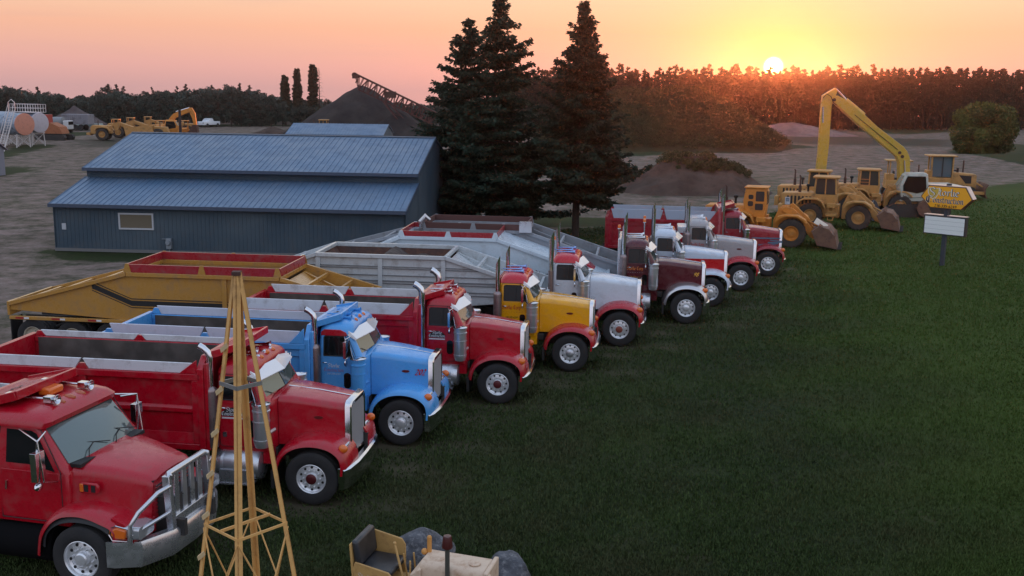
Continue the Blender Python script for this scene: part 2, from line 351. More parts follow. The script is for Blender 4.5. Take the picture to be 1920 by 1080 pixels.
for p_ in PATCH: g=np.maximum(g,sdpoly(GX,GY,p_)/1.6)
far=np.where((GY>285)|(GX<-150)|(GX>190)|(GY<-5),1,0); g=np.maximum(g,far)
gr=np.clip(.5+g*.5,0,1)
# bare wheel tracks and feet of the trucks
LUSH=lambda X,Y: np.clip((X-3-.12*Y)/7+.5*(fbm(X*.3,Y*.3,3,14)-.5),0,1)*np.clip((110-Y)/20,0,1)+.13*np.sin((Y-.35*X+.004*X*X)*1.5)*(X>2)
lu=np.clip(LUSH(GX,GY),0,1)
WEAR=[tuple(at(a,c))[:2] for a,c in ((587,944),(753,833),(933,756),(1068,695),(1160,648),(1285,606),(1330,574),(1387,545),(1438,517),(160,1106))]
def wear(X,Y):
    w=np.zeros_like(X)
    for (wx,wy) in WEAR:
        for (ox,sx_) in ((-.2,1.0),(1.5,.7)): w=np.maximum(w,np.exp(-((X-wx-ox)/sx_)**2-((Y-wy)/.55)**2)*(1 if ox<0 else .6)); w=np.maximum(w,np.exp(-((X-wx-ox)/sx_)**2-((Y-wy-2.0)/.55)**2)*.8)
    return np.clip(w*(.4+1.2*fbm(X*1.5,Y*1.5,3,31)),0,1)
we=wear(GX,GY)
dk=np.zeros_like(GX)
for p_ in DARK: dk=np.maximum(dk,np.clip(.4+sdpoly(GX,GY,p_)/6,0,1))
Z=(fbm(GX*.25,GY*.25,3,2)-.5)*.035*np.clip(1-np.abs(lawn-0)/400,0,1)
Z=np.where((GX>-8)&(GX<14)&(GY<56),Z*.2-.01,Z); Z=np.where(np.abs(GX)>200,0,Z); Z-=.02
# low grassed bank at the far right
Z-=np.clip(GY-300,0,None)*.022
Z+=1.2*np.exp(-((GX-80)/22)**2-((GY-135)/10)**2)
ny,nx=GX.shape; idx=np.arange(ny*nx).reshape(ny,nx)
F=np.stack([idx[:-1,:-1],idx[:-1,1:],idx[1:,1:],idx[1:,:-1]],-1).reshape(-1,4)
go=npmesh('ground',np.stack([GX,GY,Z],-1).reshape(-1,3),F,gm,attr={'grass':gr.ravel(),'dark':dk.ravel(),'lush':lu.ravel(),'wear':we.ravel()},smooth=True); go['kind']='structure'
# ---------------------------------------------------------------- grass blades on the lawn
bl,n,l,b=nodemat('grass_blade'); tcd=n.new('ShaderNodeTexCoord'); at_s=n.new('ShaderNodeAttribute'); at_s.attribute_name='shade'
c1=mixc(n,l,at_s.outputs['Fac'],(.023,.044,.011),(.055,.082,.024)); c1=mixc(n,l,noise(n,l,tcd.outputs['Object'],.35,4,.6,.45,.7),c1,(.060,.062,.028)); at_l=n.new('ShaderNodeAttribute'); at_l.attribute_name='lush'; c1=mixc(n,l,math_(n,l,'MULTIPLY',at_l.outputs['Fac'],.7),c1,(.070,.118,.018)); l.new(c1,b.inputs['Base Color']); b.inputs['Roughness'].default_value=.7; b.inputs['Specular IOR Level'].default_value=.2
def blades(nb,seed):
    r=np.random.default_rng(seed)
    # density falls with distance
    Y=15+ (r.random(nb)**1.6)*75; X=(r.random(nb)*2-1)*(Y*.52+1.5); 
    keep=(sdpoly(X,Y,LAWN)>.2); X=X[keep];Y=Y[keep]
    c=fbm(X*.8,Y*.8,3,9); k=r.random(len(X))<(.35+1.1*c)*(1-.85*wear(X,Y))*np.clip((88-Y)/30,0,1); X=X[k];Y=Y[k]; m=len(X)
    h=(.016+.028*r.random(m))*(1+Y/45)*(.6+.8*fbm(X*2,Y*2,2,4)); w=(.008+.006*r.random(m))*(1+Y/28); a=r.random(m)*6.283; lean=.6*h
    dx,dy=np.cos(a),np.sin(a); b_=r.random(m)*6.283
    z=np.zeros(m)-.02
    v0=np.stack([X-dx*w,Y-dy*w,z],1); v1=np.stack([X+dx*w,Y+dy*w,z],1); v2=np.stack([X+np.cos(b_)*lean,Y+np.sin(b_)*lean,z+.02+h],1)
    V=np.stack([v0,v1,v2],1).reshape(-1,3); return V,np.arange(3*m).reshape(-1,3),np.repeat(r.random(m),3),np.repeat(np.clip(LUSH(X,Y),0,1),3)
V,F,s_,l_=blades(620000,3)
o=npmesh('grass',V,F,bl,attr={'shade':s_,'lush':l_}); tag(o,'short mown grass of the lawn in front of the trucks','grass',kind='stuff')
# ---------------------------------------------------------------- mounds
def mound(name,label,cat,cx,cy,rx,ry,h,m,seed=1,kind=None,flat=0,ridge=None,rough=.25,n=64,group=None,peak=1.0):
    U=np.linspace(-1.25,1.25,n); A,B=np.meshgrid(U,U); r=np.hypot(A,B)
    if ridge: r=np.hypot(np.maximum(np.abs(A)-ridge,0)/(1-ridge),B)
    r=r*(1+.35*(fbm(A*1.8+seed,B*1.8,3,seed)-.5))
    z=h*np.clip(1-r,0,None)**peak
    if flat: z=np.minimum(z,h*flat+.1*h*fbm(A*3,B*3,3,seed))
    z=z+(fbm(A*5+3,B*5,5,seed+3)-.5)*rough*h*np.clip(1.2-r,0,1)*np.clip((1.15-r)*3,0,1)
    z=np.maximum(z,0)-.06*(r>1.02)-.02
    V=np.stack([A*rx,B*ry,z],-1).reshape(-1,3); idx=np.arange(n*n).reshape(n,n); F=np.stack([idx[:-1,:-1],idx[:-1,1:],idx[1:,1:],idx[1:,:-1]],-1).reshape(-1,4)
    zz=z.reshape(-1); keep=(zz[F].max(1)>-.05); F=F[keep]
    o=npmesh(name,V,F,m,smooth=True); o.location=(cx,cy,0); tag(o,label,cat,group,kind); o['h']=h; return o,V
def soil(name,a,c,sc=.6,bumpd=.4): 
    return mat(name,a,rough=1,noise=(sc,.9,c),dirt=((a[0]*.6,a[1]*.6,a[2]*.6),.6,sc*3),bump=.8,bscale=sc*5,spec=.1)
M_DARK=soil('dark_aggregate',(.030,.027,.028),(.055,.048,.045),.3); M_GREY=soil('grey_gravel',(.13,.10,.10),(.20,.16,.155),.4); M_EARTH=soil('brown_earth',(.065,.045,.037),(.11,.080,.066),.5); M_MOSS=soil('overgrown_earth',(.035,.035,.018),(.055,.048,.028),.3)
q=at(662,258)
mound('gravel_pile','big dark stockpile with a steep cone top, below the rusty conveyor','gravel pile',q.x+.6,q.y+6,12.8,10,8.9,M_DARK,seed=4,rough=.10,peak=.92)
mound('gravel_pile','dark lower heap leaning on the right side of the big stockpile','gravel pile',q.x+8,q.y-5,7,5,4.6,M_DARK,seed=8,rough=.15)
q=at(508,252); mound('gravel_pile','small dark brown heap left of the big stockpile','gravel pile',q.x,q.y+2,4,3,1.3,M_EARTH,seed=5)
q=at(216,232); mound('gravel_pile','grey sand heap among the trees behind the motor scrapers','gravel pile',q.x,q.y-20,6.5,5.5,4.0,soil('sand_heap',(.085,.07,.072),(.13,.11,.108),.4),seed=6,rough=.2)
q=at(1440,248); mound('gravel_pile','low grey gravel heap at the foot of the pine wood','gravel pile',q.x+2,q.y-12,13,8,2.6,M_GREY,seed=7,rough=.3)
q=at(1300,366); PILE,PV=mound('earth_pile','weedy brown earth pile on the gravel yard behind the truck row','earth pile',q.x+.6,q.y+4.5,6.6,5,2.9,M_EARTH,seed=12,rough=.5,ridge=.25)
q=at(1290,290); HILL,HV=mound('hill','','',q.x-.5,q.y+22,19,16,8.6,M_MOSS,seed=21,kind='structure',rough=.22,ridge=.3,peak=.95)
for k in ('label','category'):
    if k in HILL: del HILL[k]
# ================================================================ big blue shed
ROOF=mat('roof_metal',(.10,.18,.29),rough=.42,metal=.35,noise=(.35,.6,(.13,.18,.25)),dirt=((.17,.19,.23),.35,1.2))
SIDING=mat('blue_siding',(.038,.066,.094),rough=.8,noise=(.35,1,(.070,.100,.125)),dirt=((.085,.095,.105),.7,1.6))
TRIM=mat('roof_trim',(.05,.07,.11),rough=.5)
PA=at(105,470); PB=at(790,487); yaw=math.atan2(PB.y-PA.y,PB.x-PA.x); Ls=17.1
t=empty('shed',(PA.x,PA.y,0),yaw,'long blue metal roofed shed with a lean-to along its front','shed')
e0,e1,e2,e3=2.38,3.33,3.80,5.25; y1,y2,y3=3.63,3.28,9.5
b=MB()
b.box(0,Ls,0,.12,0,e0-.1)                                        # front wall
nb=int(Ls/.2)
for i in range(nb+1): x=i*Ls/nb; b.box(x-.012,x+.012,-.012,0,.15,e0-.12)
b.prism([(0,0),(0,e0-.1),(y1,e1-.08),(y1,0)],0,.1,'x'); b.prism([(0,0),(0,e0-.1),(y1,e1-.08),(y1,0)],Ls-.1,Ls,'x')
b.box(.02,Ls-.02,y1,y1+.1,0,e2-.05)
for i in range(nb+1): x=.02+i*(Ls-.04)/nb; b.box(x-.012,x+.012,y1-.012,y1,e1+.02,e2-.08)
b.prism([(y1+.1,0),(y1+.1,e2-.06),(y3,e3-.1),(2*y3-y1,e2-.06),(2*y3-y1,0)],0,.1,'x'); b.prism([(y1+.1,0),(y1+.1,e2-.06),(y3,e3-.1),(2*y3-y1,e2-.06),(2*y3-y1,0)],Ls-.1,Ls,'x')
b.box(.1,Ls-.1,2*y3-y1-.1,2*y3-y1,0,e2-.06)
b.build('wall',SIDING,t,smooth=False)
b=MB(); b.box(-.02,Ls+.02,-.03,.0,0,.15); b.build('foundation',mat('concrete',(.16,.16,.16),rough=.9),t)
def roof_sheet(b,x0,x1,ya,za,yb,zb,th=.05,step=.29):
    b.hexa([(x0,ya,za),(x1,ya,za),(x1,yb,zb),(x0,yb,zb),(x0,ya,za+th),(x1,ya,za+th),(x1,yb,zb+th),(x0,yb,zb+th)])
    n=int((x1-x0)/step)
    for i in range(n+1):
        x=x0+.03+(x1-x0-.06)*i/n; b.hexa([(x-.022,ya+.004,za+th),(x+.022,ya+.004,za+th),(x+.022,yb,zb+th),(x-.022,yb,zb+th),(x-.012,ya+.004,za+th+.026),(x+.012,ya+.004,za+th+.026),(x+.012,yb,zb+th+.026),(x-.012,yb,zb+th+.026)])
b=MB(); roof_sheet(b,-.06,Ls+.06,-.35,e0-.14,y1-.01,e1-.09); lr=b.build('roof',ROOF,t,smooth=False)
b=MB(); b.box(-.07,Ls+.07,-.39,-.355,e0-.22,e0-.05); 
for x in (-.09,Ls+.065): b.hexa([(x,-.35,e0-.22),(x+.025,-.35,e0-.22),(x+.025,y1,e1-.17),(x,y1,e1-.17),(x,-.35,e0-.06),(x+.025,-.35,e0-.06),(x+.025,y1,e1-.01),(x,y1,e1-.01)])
b.build('fascia',TRIM,lr)
b=MB(); roof_sheet(b,-.06,Ls+.06,y2,e2-.10,y3,e3); roof_sheet(b,-.06,Ls+.06,2*y3-y2,e2-.10,y3+.002,e3); ur=b.build('roof',ROOF,t,smooth=False)
b=MB(); b.box(-.07,Ls+.07,y2-.04,y2-.005,e2-.18,e2-.02)
for x in (-.09,Ls+.065): b.hexa([(x,y2,e2-.18),(x+.025,y2,e2-.18),(x+.025,y3,e3-.08),(x,y3,e3-.08),(x,y2,e2-.02),(x+.025,y2,e2-.02),(x+.025,y3,e3+.07),(x,y3,e3+.07)])
b.prism([(y3-.15,e3+.055),(y3,e3+.10),(y3+.15,e3+.055)],-.08,Ls+.08,'x')
b.build('fascia',TRIM,ur)
w0=aty(228,430,PA.y-.15); 
wx=3.22; b=MB(); b.box(wx,wx+1.72,-.06,.0,1.12,1.20); b.box(wx,wx+1.72,-.06,.0,1.84,1.92); b.box(wx,wx+.08,-.06,0,1.2,1.84); b.box(wx+1.64,wx+1.72,-.06,0,1.2,1.84); fw=b.build('window',mat('white_frame',(.45,.47,.50),rough=.5),t)
b=MB(); b.box(wx+.08,wx+1.64,-.03,-.012,1.2,1.84); b.build('window_board',mat('tan_board',(.15,.125,.085),rough=.8),fw)
b=MB(); b.box(.40,.60,-.05,0,1.05,1.35); b.box(.44,.56,-.056,-.05,1.10,1.3); b.build('vent_box',mat('vent_white',(.45,.48,.52),rough=.5),t,bevel=.01)
b=MB(); b.box(5.55,5.8,-.2,0,.25,.75); b.lathe([(.02,-.12),(.11,-.12),(.12,0),(.02,0)],c=(5.68,-.2,.55),axis='y',n=14); b.tube([(5.68,-.1,.0),(5.68,-.1,.3)],.03,8); b.tube([(5.3,-.05,.7),(5.6,-.05,.7)],.02,6); b.build('gas_meter',mat('meter_grey',(.22,.25,.28),rough=.5),t,bevel=.01)
# small second blue shed behind
p=at(540,300); 
o1=aty(538,252,102.0); t=empty('shed',(o1.x,102,0),yaw*.6,'small blue metal roofed shed behind the long one, in front of the stockpile','shed')
W2=9.4; b=MB(); b.box(0,W2,0,6,0,3.5); b.prism([(0,3.5),(3,4.35),(6,3.5)],0,W2,'x'); b.build('wall',SIDING,t,smooth=False)
b=MB(); roof_sheet(b,-.1,W2+.1,-.3,3.48,3.0,4.42); roof_sheet(b,-.1,W2+.1,6.3,3.48,3.004,4.42); b.build('roof',ROOF,t,smooth=False)
# grey shed cut by the left edge of the frame
p=at(-10,331); t=empty('shed',(p.x-4.2,p.y,0),R(-3),'small grey shed at the left edge of the yard','shed')
b=MB(); b.box(0,4.2,0,2,0,2.3); b.prism([(0,2.3),(1,2.8),(2,2.3)],0,4.2,'x'); b.build('wall',mat('grey_siding',(.20,.21,.26),rough=.7),t,smooth=False)
b=MB(); roof_sheet(b,-.2,4.4,-.3,2.18,1.0,2.84); roof_sheet(b,-.2,4.4,2.3,2.18,1.004,2.84); b.build('roof',mat('roof_mauve',(.22,.19,.27),rough=.5,metal=.3),t,smooth=False)
# ================================================================ fuel tanks on trestles
TANK=mat('tank_grey',(.26,.33,.42),rough=.45,metal=.3,dirt=((.03,.025,.03),1,3)); WSTEEL=mat('white_steel',(.62,.58,.58),rough=.5)
def tank(label,px,py,endc,D=2.75,L=9,yaw=58,body=TANK,leg=1.55):
    P=at(px,py); y=R(90-yaw); # axis: end face normal towards the right and the camera
    ax=Vector((math.sin(R(yaw)),-math.cos(R(yaw)),0)); rot=math.atan2(ax.y,ax.x)
    t=empty('fuel_tank',(P.x,P.y,0),rot,label,'tank',None); r=D/2; zc=leg+r
    b=MB(); b.lathe([(r,-L),(r,-.12)],c=(0,0,zc),axis='x',n=40,cap=True); b.build('shell',body,t)
    b=MB(); b.lathe([(r,-.12),(r+.012,-.10),(r*.98,-.02),(r*.7,.03),(0.0,.05)],c=(0,0,zc),axis='x',n=40); b.build('end_cap',endc,t)
    for k in range(4):
        x=-.6-k*2.5; b=MB()
        for s in (-1,1): b.bar((x,s*.95,0),(x,s*.8,zc-r+.15),.10)
        b.bar((x,-.95,.1),(x,.85,leg-.1),.05); b.bar((x,.95,.1),(x,-.85,leg-.1),.05); b.bar((x,-1.0,leg),(x,1.0,leg),.12)
        if k<3:
            for s in (-1,1): b.bar((x,s*.92,.3),(x-2.5,s*.85,leg-.1),.05); b.bar((x-2.5,s*.92,.3),(x,s*.85,leg-.1),.05)
        b.build('trestle',WSTEEL,t)
    return t,zc,r
tA,zc,r=tank('rust streaked fuel tank with peach coloured end, nearer of the pair on trestles',50,277,mat('peach_paint',(.60,.25,.17),rough=.6,dirt=((.35,.16,.13),.6,2)))
tB,zc,r=tank('blue grey fuel tank with white end, farther of the pair on trestles',78,274,mat('white_end',(.50,.46,.50),rough=.5,dirt=((.3,.25,.27),.4,2)),D=2.6,body=mat('tank_clean',(.22,.28,.36),rough=.5,metal=.3,dirt=((.12,.13,.16),.5,1.5)),leg=1.7)
b=MB(); zt=zc+r+.05
for s in (-1.1,1.1):
    for k in range(9): b.bar((-.2-k*.55,s,zt),(-.2-k*.55,s,zt+1.0),.05)
    for z in (.5,1.0): b.bar((-.2,s,zt+z),(-4.6,s,zt+z),.05)
for x in (-.2,-4.6):
    for z in (.5,1.0): b.bar((x,-1.1,zt+z),(x,1.1,zt+z),.05)
b.box(-4.6,-.2,-1.1,1.1,zt-.05,zt); b.build('railing',WSTEEL,tB)
q0=at(2,284); t=empty('ladder',(q0.x,q0.y,0),0,'steep white stair ladder with hooped handrail leaning on the fuel tanks','ladder')
b=MB(); tp=aty(22,206,q0.y+2.2); d=Vector((tp.x-q0.x,2.2,tp.z))
for s in (-.35,.35): b.bar((s,0,0),(d.x+s,d.y,d.z),.08,.12); b.bar((s,-.1,.9),(d.x+s,d.y-.1,d.z+.7),.04)
for k in range(1,16): f=k/16; b.box(d.x*f-.35,d.x*f+.35,d.y*f-.08,d.y*f+.08,d.z*f-.02,d.z*f+.02)
b.tube([(d.x-.4,d.y,d.z),(d.x-.38,d.y,d.z+.9),(d.x,d.y,d.z+1.25),(d.x+.38,d.y,d.z+.9),(d.x+.4,d.y,d.z)],.05,6)
b.build('stair',WSTEEL,t)
# ================================================================ utility pole, conveyor
p=at(347,262); t=empty('utility_pole',(p.x,p.y-2,0),0,'bare dark utility pole behind the long blue shed','pole')
h=aty(347,205,p.y-2).z; b=MB(); b.tube([(0,0,0),(0,0,h)],[.22,.18],10); b.build('pole',mat('pole_wood',(.03,.026,.03),rough=.9),t); b=MB(); b.lathe([(.2,0),(.2,.05),(0,.06)],axis='z',c=(0,0,h),n=10); b.build('pole_cap',BLACK,t)
CY_=at(700,258).y-7
p0=aty(665,138,CY_); p1=aty(822,214,CY_+2); t=empty('conveyor',(0,0,0),0,'rusty red lattice conveyor rising over the big dark stockpile','conveyor'); CR=mat('conveyor_rust',(.085,.028,.025),rough=.8,dirt=((.2,.11,.10),.6,1))
b=MB(); dv=(p1-p0); Ln=dv.length; dn_=dv.normalized(); up=Vector((0,0,1)); nr=(up-dn_*up.dot(dn_)).normalized()
H2=2.0
for s in (-.55,.55):
    o_=Vector((0,s,0)); b.bar(p0+o_,p1+o_,.16,.24); b.bar(p0+o_-nr*H2*.25+dn_*.5,p0+o_-nr*H2+dn_*1.6,.12); b.bar(p0+o_-nr*H2+dn_*1.6,p1+o_-nr*H2*.9,.12,.14)
    k=int(Ln/.75)
    for i in range(k):
        a=p0+o_+dn_*(Ln*i/k); c_=p0+o_+dn_*(Ln*(i+1)/k); lo=lambda v,f: v-nr*H2*min(1,.25+f*Ln/1.6*.8) 
        fa,fc=i/k,(i+1)/k; b.bar(a,lo(a,fa),.11); b.bar(a if i%2 else c_,lo(c_,fc) if i%2 else lo(a,fa),.10)
b.build('truss',CR,t)
b=MB(); b.hexa([tuple(v) for v in (p0+Vector((0,-.5,.1)),p1+Vector((0,-.5,.1)),p1+Vector((0,.5,.1)),p0+Vector((0,.5,.1)),p0+Vector((0,-.5,.16)),p1+Vector((0,-.5,.16)),p1+Vector((0,.5,.16)),p0+Vector((0,.5,.16)))])
b.lathe([(.02,-.6),(.38,-.6),(.38,.6),(.02,.6)],c=tuple(p0+Vector((0,0,-.2))),axis='y',n=14); m_=p0+dn_*Ln*.42; b.box(m_.x-.9,m_.x+.9,m_.y-.6,m_.y+.6,m_.z-1.1,m_.z-.1); b.box(p0.x-.3,p0.x+.5,p0.y-.7,p0.y+.7,p0.z-.75,p0.z-.35)
b.build('belt',RUST,t)
b=MB(); m_=p0+dn_*Ln*.40-nr*H2
for s in (-1,1):
    b.bar(m_+Vector((0,s*.5,0)),(p1.x-3.6,m_.y+s*1.6,0),.16); b.bar(m_+Vector((1.3,s*.5,-.6)),(p1.x-2.0,m_.y+s*1.6,0),.12)
    for f in (.3,.5,.7): 
        a=(m_+Vector((0,s*.5,0))).lerp(Vector((p1.x-3.6,m_.y+s*1.6,0)),f); c_=(m_+Vector((1.3,s*.5,-.6))).lerp(Vector((p1.x-2.0,m_.y+s*1.6,0)),f); b.bar(a,c_,.08)
b.build('support_leg',CR,t)
b=MB(); b.box(p1.x-2.0,p1.x-1.2,p1.y-.4,p1.y+.4,0,p1.z-.2); b.build('hopper_column',mat('dark_brown_steel',(.03,.018,.018),rough=.8),t)
# ================================================================ small far vehicles and junk
def far_pickup(label,px,py,yaw,m,name='pickup_truck'):
    P=at(px,py); t=empty(name,(P.x,P.y,0),R(yaw),label,'pickup'); 
    b=MB(); b.loft([[(x,y,.45) for x,y in rrect(-2.5,2.6,.9,.2)],[(x,y,1.0) for x,y in rrect(-2.5,2.6,.92,.2)],[(x,y,1.12) for x,y in rrect(-2.45,2.5,.86,.2)]]); b.build('body',m,t)
    b=MB(); b.loft([[(x,y,1.1) for x,y in rrect(-.6,1.2,.82,.1)],[(x,y,1.65) for x,y in rrect(-.45,.7,.70,.12)],[(x,y,1.72) for x,y in rrect(-.3,.55,.6,.12)]]); c=b.build('cab',m,t)
    b=MB(); b.add([(1.1,-.7,1.18),(1.1,.7,1.18),(.75,.62,1.6),(.75,-.62,1.6)],[(0,1,2,3)]); b.add([(-.5,-.80,1.18),(.95,-.80,1.18),(.62,-.72,1.6),(-.4,-.72,1.6)],[(0,1,2,3)]); b.build('window',GLASS,c,smooth=False)
    for x in (-1.6,1.6):
        for s in (-1,1): b=MB(); b.lathe([(.1,-.12),(.38,-.12),(.38,.12),(.1,.12)],c=(x,s*.82,.38),n=16); b.build('wheel',RUBBER,t)
    b=MB(); 
    for s in (-1,1): b.box(2.58,2.62,s*.65-.15,s*.65+.15,.75,.92)
    b.build('headlight',LENS,t)
    return t
far_pickup('pale green pickup parked in front of the wood behind the fuel tanks',166,243,170,mat('pale_green_paint',(.25,.33,.33),rough=.35,coat=.5))
P=at(392,238); t=far_pickup('white car standing at the edge of the wood right of the orange excavator',392,238,248,mat('car_white',(.65,.68,.72),rough=.3,coat=.5),name='parked_car')
p=at(100,252); t=dump_like=None
q=at(103,262)
b=MB(); 
t=empty('crane_carrier',(q.x,q.y,0),R(-8),'red and orange crawler machine behind the end of the fuel tanks','crawler')
for s in (-1,1): b=MB(); b.prism([(-2.2,.0),(-2.4,.4),(-2.2,.8),(2.2,.8),(2.4,.4),(2.2,0)],s*1.1-.3,s*1.1+.3); b.build('track',FRAME,t)
b=MB(); b.prism([(-2,.9),(-2.2,2.2),(0,2.5),(1.4,1.9),(1.8,.9)],-1,1); b.build('house',mat('house_rust_orange',(.35,.12,.05),rough=.7,dirt=((.1,.05,.03),.6,2)),t,bevel=.05)
b=MB(); b.box(-1.9,-.6,-.8,.8,2.4,3.6); b.build('cab',mat('cab_red',(.35,.05,.04),rough=.6),t,bevel=.05)
for lb,px_,py_,w,h_,m_ in (('long pale box trailer parked behind the fuel tanks',135,246,8,2.3,mat('box_grey',(.22,.22,.25),rough=.7,dirt=((.08,.07,.07),.7,1))),):
    w*=.6; h_*=.75; q=at(px_,py_); t=empty('box_trailer',(q.x-.5,q.y+4,0),R(-4),lb,'trailer'); b=MB(); b.box(-w/2,w/2,-1.2,1.2,1.1,1.1+h_); b.build('box',m_,t,bevel=.05)
    b=MB(); 
    for i in range(12): x=-w/2+.3+i*(w-.6)/11; b.box(x-.04,x+.04,-1.25,-1.2,1.1,1.1+h_)
    b.build('side_post',m_,t)
    for x in (-w/2+1.2,-w/2+2.4,w/2-1.5):
        for s in (-1,1): b=MB(); b.lathe([(.1,-.14),(.5,-.14),(.5,.14),(.1,.14)],c=(x,s*1.0,.5),n=16); b.build('wheel',RUBBER,t)
q=at(123,250); t=empty('tank_truck',(q.x-1.5,q.y+2,0),R(-14),'grey tank truck with white cab between the fuel tanks and the pickup','truck'); t.scale=(.72,.72,.85)
b=MB(); b.lathe([(.4,-.1),(.95,0),(.95,4.2),(.4,4.3)],c=(-3.6,0,2.1),axis='x',n=20); b.build('tank',mat('tank_truck_grey',(.2,.22,.24),rough=.5),t)
b=MB(); b.box(1.2,2.6,-1.0,1.0,.7,2.4); b.build('cab',mat('cab_white',(.55,.55,.56),rough=.4),t,bevel=.15); b=MB(); b.box(2.6,2.63,-.85,.85,1.6,2.25); b.build('window',GLASS,t); b=MB(); b.box(-3.6,2.5,-.9,.9,.6,1.0)
b.build('chassis',FRAME,t)
for x in (-2.8,-1.6,1.8):
    for s in (-1,1): b=MB(); b.lathe([(.1,-.14),(.48,-.14),(.48,.14),(.1,.14)],c=(x,s*.95,.48),n=16); b.build('wheel',RUBBER,t)
# ================================================================ trees
def leafmat(name,c0,c1,rough=.75):
    m,n,l,b=nodemat(name); a=n.new('ShaderNodeAttribute'); a.attribute_name='shade'; oi=n.new('ShaderNodeObjectInfo')
    c=mixc(n,l,a.outputs['Fac'],c0,c1); c=mixc(n,l,math_(n,l,'MULTIPLY',oi.outputs['Random'],.35),c,tuple(x*.6 for x in c0)); l.new(c,b.inputs['Base Color']); b.inputs['Roughness'].default_value=rough; b.inputs['Specular IOR Level'].default_value=.25; return m
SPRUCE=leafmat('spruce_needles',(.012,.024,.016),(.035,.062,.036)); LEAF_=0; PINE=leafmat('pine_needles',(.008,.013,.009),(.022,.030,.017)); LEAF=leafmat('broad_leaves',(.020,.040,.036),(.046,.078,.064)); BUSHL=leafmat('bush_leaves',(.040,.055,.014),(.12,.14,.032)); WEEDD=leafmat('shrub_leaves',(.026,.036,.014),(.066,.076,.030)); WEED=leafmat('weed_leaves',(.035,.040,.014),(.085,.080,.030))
BARK=mat('bark',(.035,.026,.022),rough=.95,noise=(6,.6,(.06,.045,.038)),bump=.8,bscale=25); PBARK=mat('pine_bark',(.014,.010,.009),rough=.95)
def leaves(C,size,rng,flat=.0,shade=None,aspect=1.6,dirs=None):
    """one kite quad per centre"""
    m=len(C); d=rng.normal(size=(m,3)) if dirs is None else dirs+rng.normal(size=(m,3))*.35
    d/=np.linalg.norm(d,axis=1,keepdims=True)+1e-9; u=rng.normal(size=(m,3)); u[:,2]+=flat*2; s_=np.cross(d,u); s_/=np.linalg.norm(s_,axis=1,keepdims=True)+1e-9
    sz=(size*(.6+.8*rng.random(m)))[:,None] if np.ndim(size)==0 else (size*(.6+.8*rng.random(m)))[:,None]
    a=C-d*sz*aspect*.5; b_=C+s_*sz*.5; c=C+d*sz*aspect*.5; e=C-s_*sz*.5
    V=np.stack([a,b_,c,e],1).reshape(-1,3); sh=np.repeat(rng.random(m) if shade is None else np.clip(shade+.25*(rng.random(m)-.5),0,1),4); return V,sh
def tree_obj(name,label,cat,loc,leafV,sh,lm,trunk,tm,group=None,rz=0,crown='crown'):
    t=empty(name,loc,rz,label,cat,group); F=np.arange(len(leafV)).reshape(-1,4)
    npmesh(crown,leafV,F,lm,parent=t,attr={'shade':sh}); trunk.build('trunk',tm,t); return t
def spruce(H,rad,seed,nw=46,bare=.06,lean=0,asym=0.0,dens=1.0,taper=.85,needle=.105,sparse_top=.25):
    rng=np.random.default_rng(seed); C=[];D=[];S=[]; tb=MB(); tb.tube([(0,0,-.2),(lean*.3,0,H*.5),(lean,0,H*.985)],[H*.017,H*.010,.02],8)
    for w in range(nw):
        f=(w+rng.random()*.6)/nw; z=H*(bare+(1-bare)*f); 
        R0=rad*((1-f)**taper)*(.80+.35*rng.random())+.12
        if f<.12: R0*=.75+f*2
        nb=int(rng.integers(5,8)) if f<.9 else 4
        for k in range(nb):
            a=rng.random()*6.283; L=R0*(.52+.62*rng.random())*(1+asym*math.cos(a)); droop=(-.28 if f<.55 else .05+.5*(f-.55))+rng.normal()*.08
            d=np.array([math.cos(a),math.sin(a),0]); tt=np.linspace(.12,1,max(3,int(L/.16)))
            P=d[None]*L*tt[:,None]; zz=z+L*(droop*tt+ (.30 if f<.55 else .12)*tt**2.2)
            base=np.stack([P[:,0]+lean*f,P[:,1],zz],1)
            tb.tube([(lean*f,0,z),(base[len(base)//2][0],base[len(base)//2][1],base[len(base)//2][2]),tuple(base[-1])],[.012+.010*L,.010+.004*L,.006],4,cap=False)
            wdt=.10+.28*L*np.sin(np.pi*np.clip(tt,.08,.93))*.75
            for i,c in enumerate(base):
                if tt[i]<.30 and f<.8 and rng.random()<.5: continue
                m=int(2.1*dens*(5+14*wdt[i])); side=np.cross(d,[0,0,1.])
                off=rng.uniform(-1,1,m)[:,None]*side[None]*wdt[i]+rng.normal(size=(m,3))*np.array([.05,.05,.055])-np.array([0,0,1])*(rng.random(m)[:,None]*.14)
                C.append(c[None]+off); dd=d[None]*.8+off/ (np.linalg.norm(off,axis=1,keepdims=True)+.05)*.8; D.append(dd); S.append(np.full(m,.25+.5*rng.random()+.2*(tt[i]-.5)))
    C=np.concatenate(C);D=np.concatenate(D);S=np.concatenate(S); V,sh=leaves(C,needle,rng,.2,S,2.1,D); return V,sh,tb
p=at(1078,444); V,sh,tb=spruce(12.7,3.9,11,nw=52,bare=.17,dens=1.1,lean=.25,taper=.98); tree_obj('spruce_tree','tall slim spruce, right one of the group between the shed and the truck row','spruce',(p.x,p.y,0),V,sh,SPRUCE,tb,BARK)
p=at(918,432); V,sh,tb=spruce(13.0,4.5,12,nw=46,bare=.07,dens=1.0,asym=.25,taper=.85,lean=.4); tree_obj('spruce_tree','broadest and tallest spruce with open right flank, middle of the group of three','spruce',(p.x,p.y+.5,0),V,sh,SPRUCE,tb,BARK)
p=at(852,428); V,sh,tb=spruce(12.0,4.0,13,nw=46,bare=.06,dens=1.05,taper=.85,lean=.75); tree_obj('spruce_tree','shorter dense spruce beside the shed, left one of the group','spruce',(p.x,p.y+1.8,0),V,sh,SPRUCE,tb,BARK)
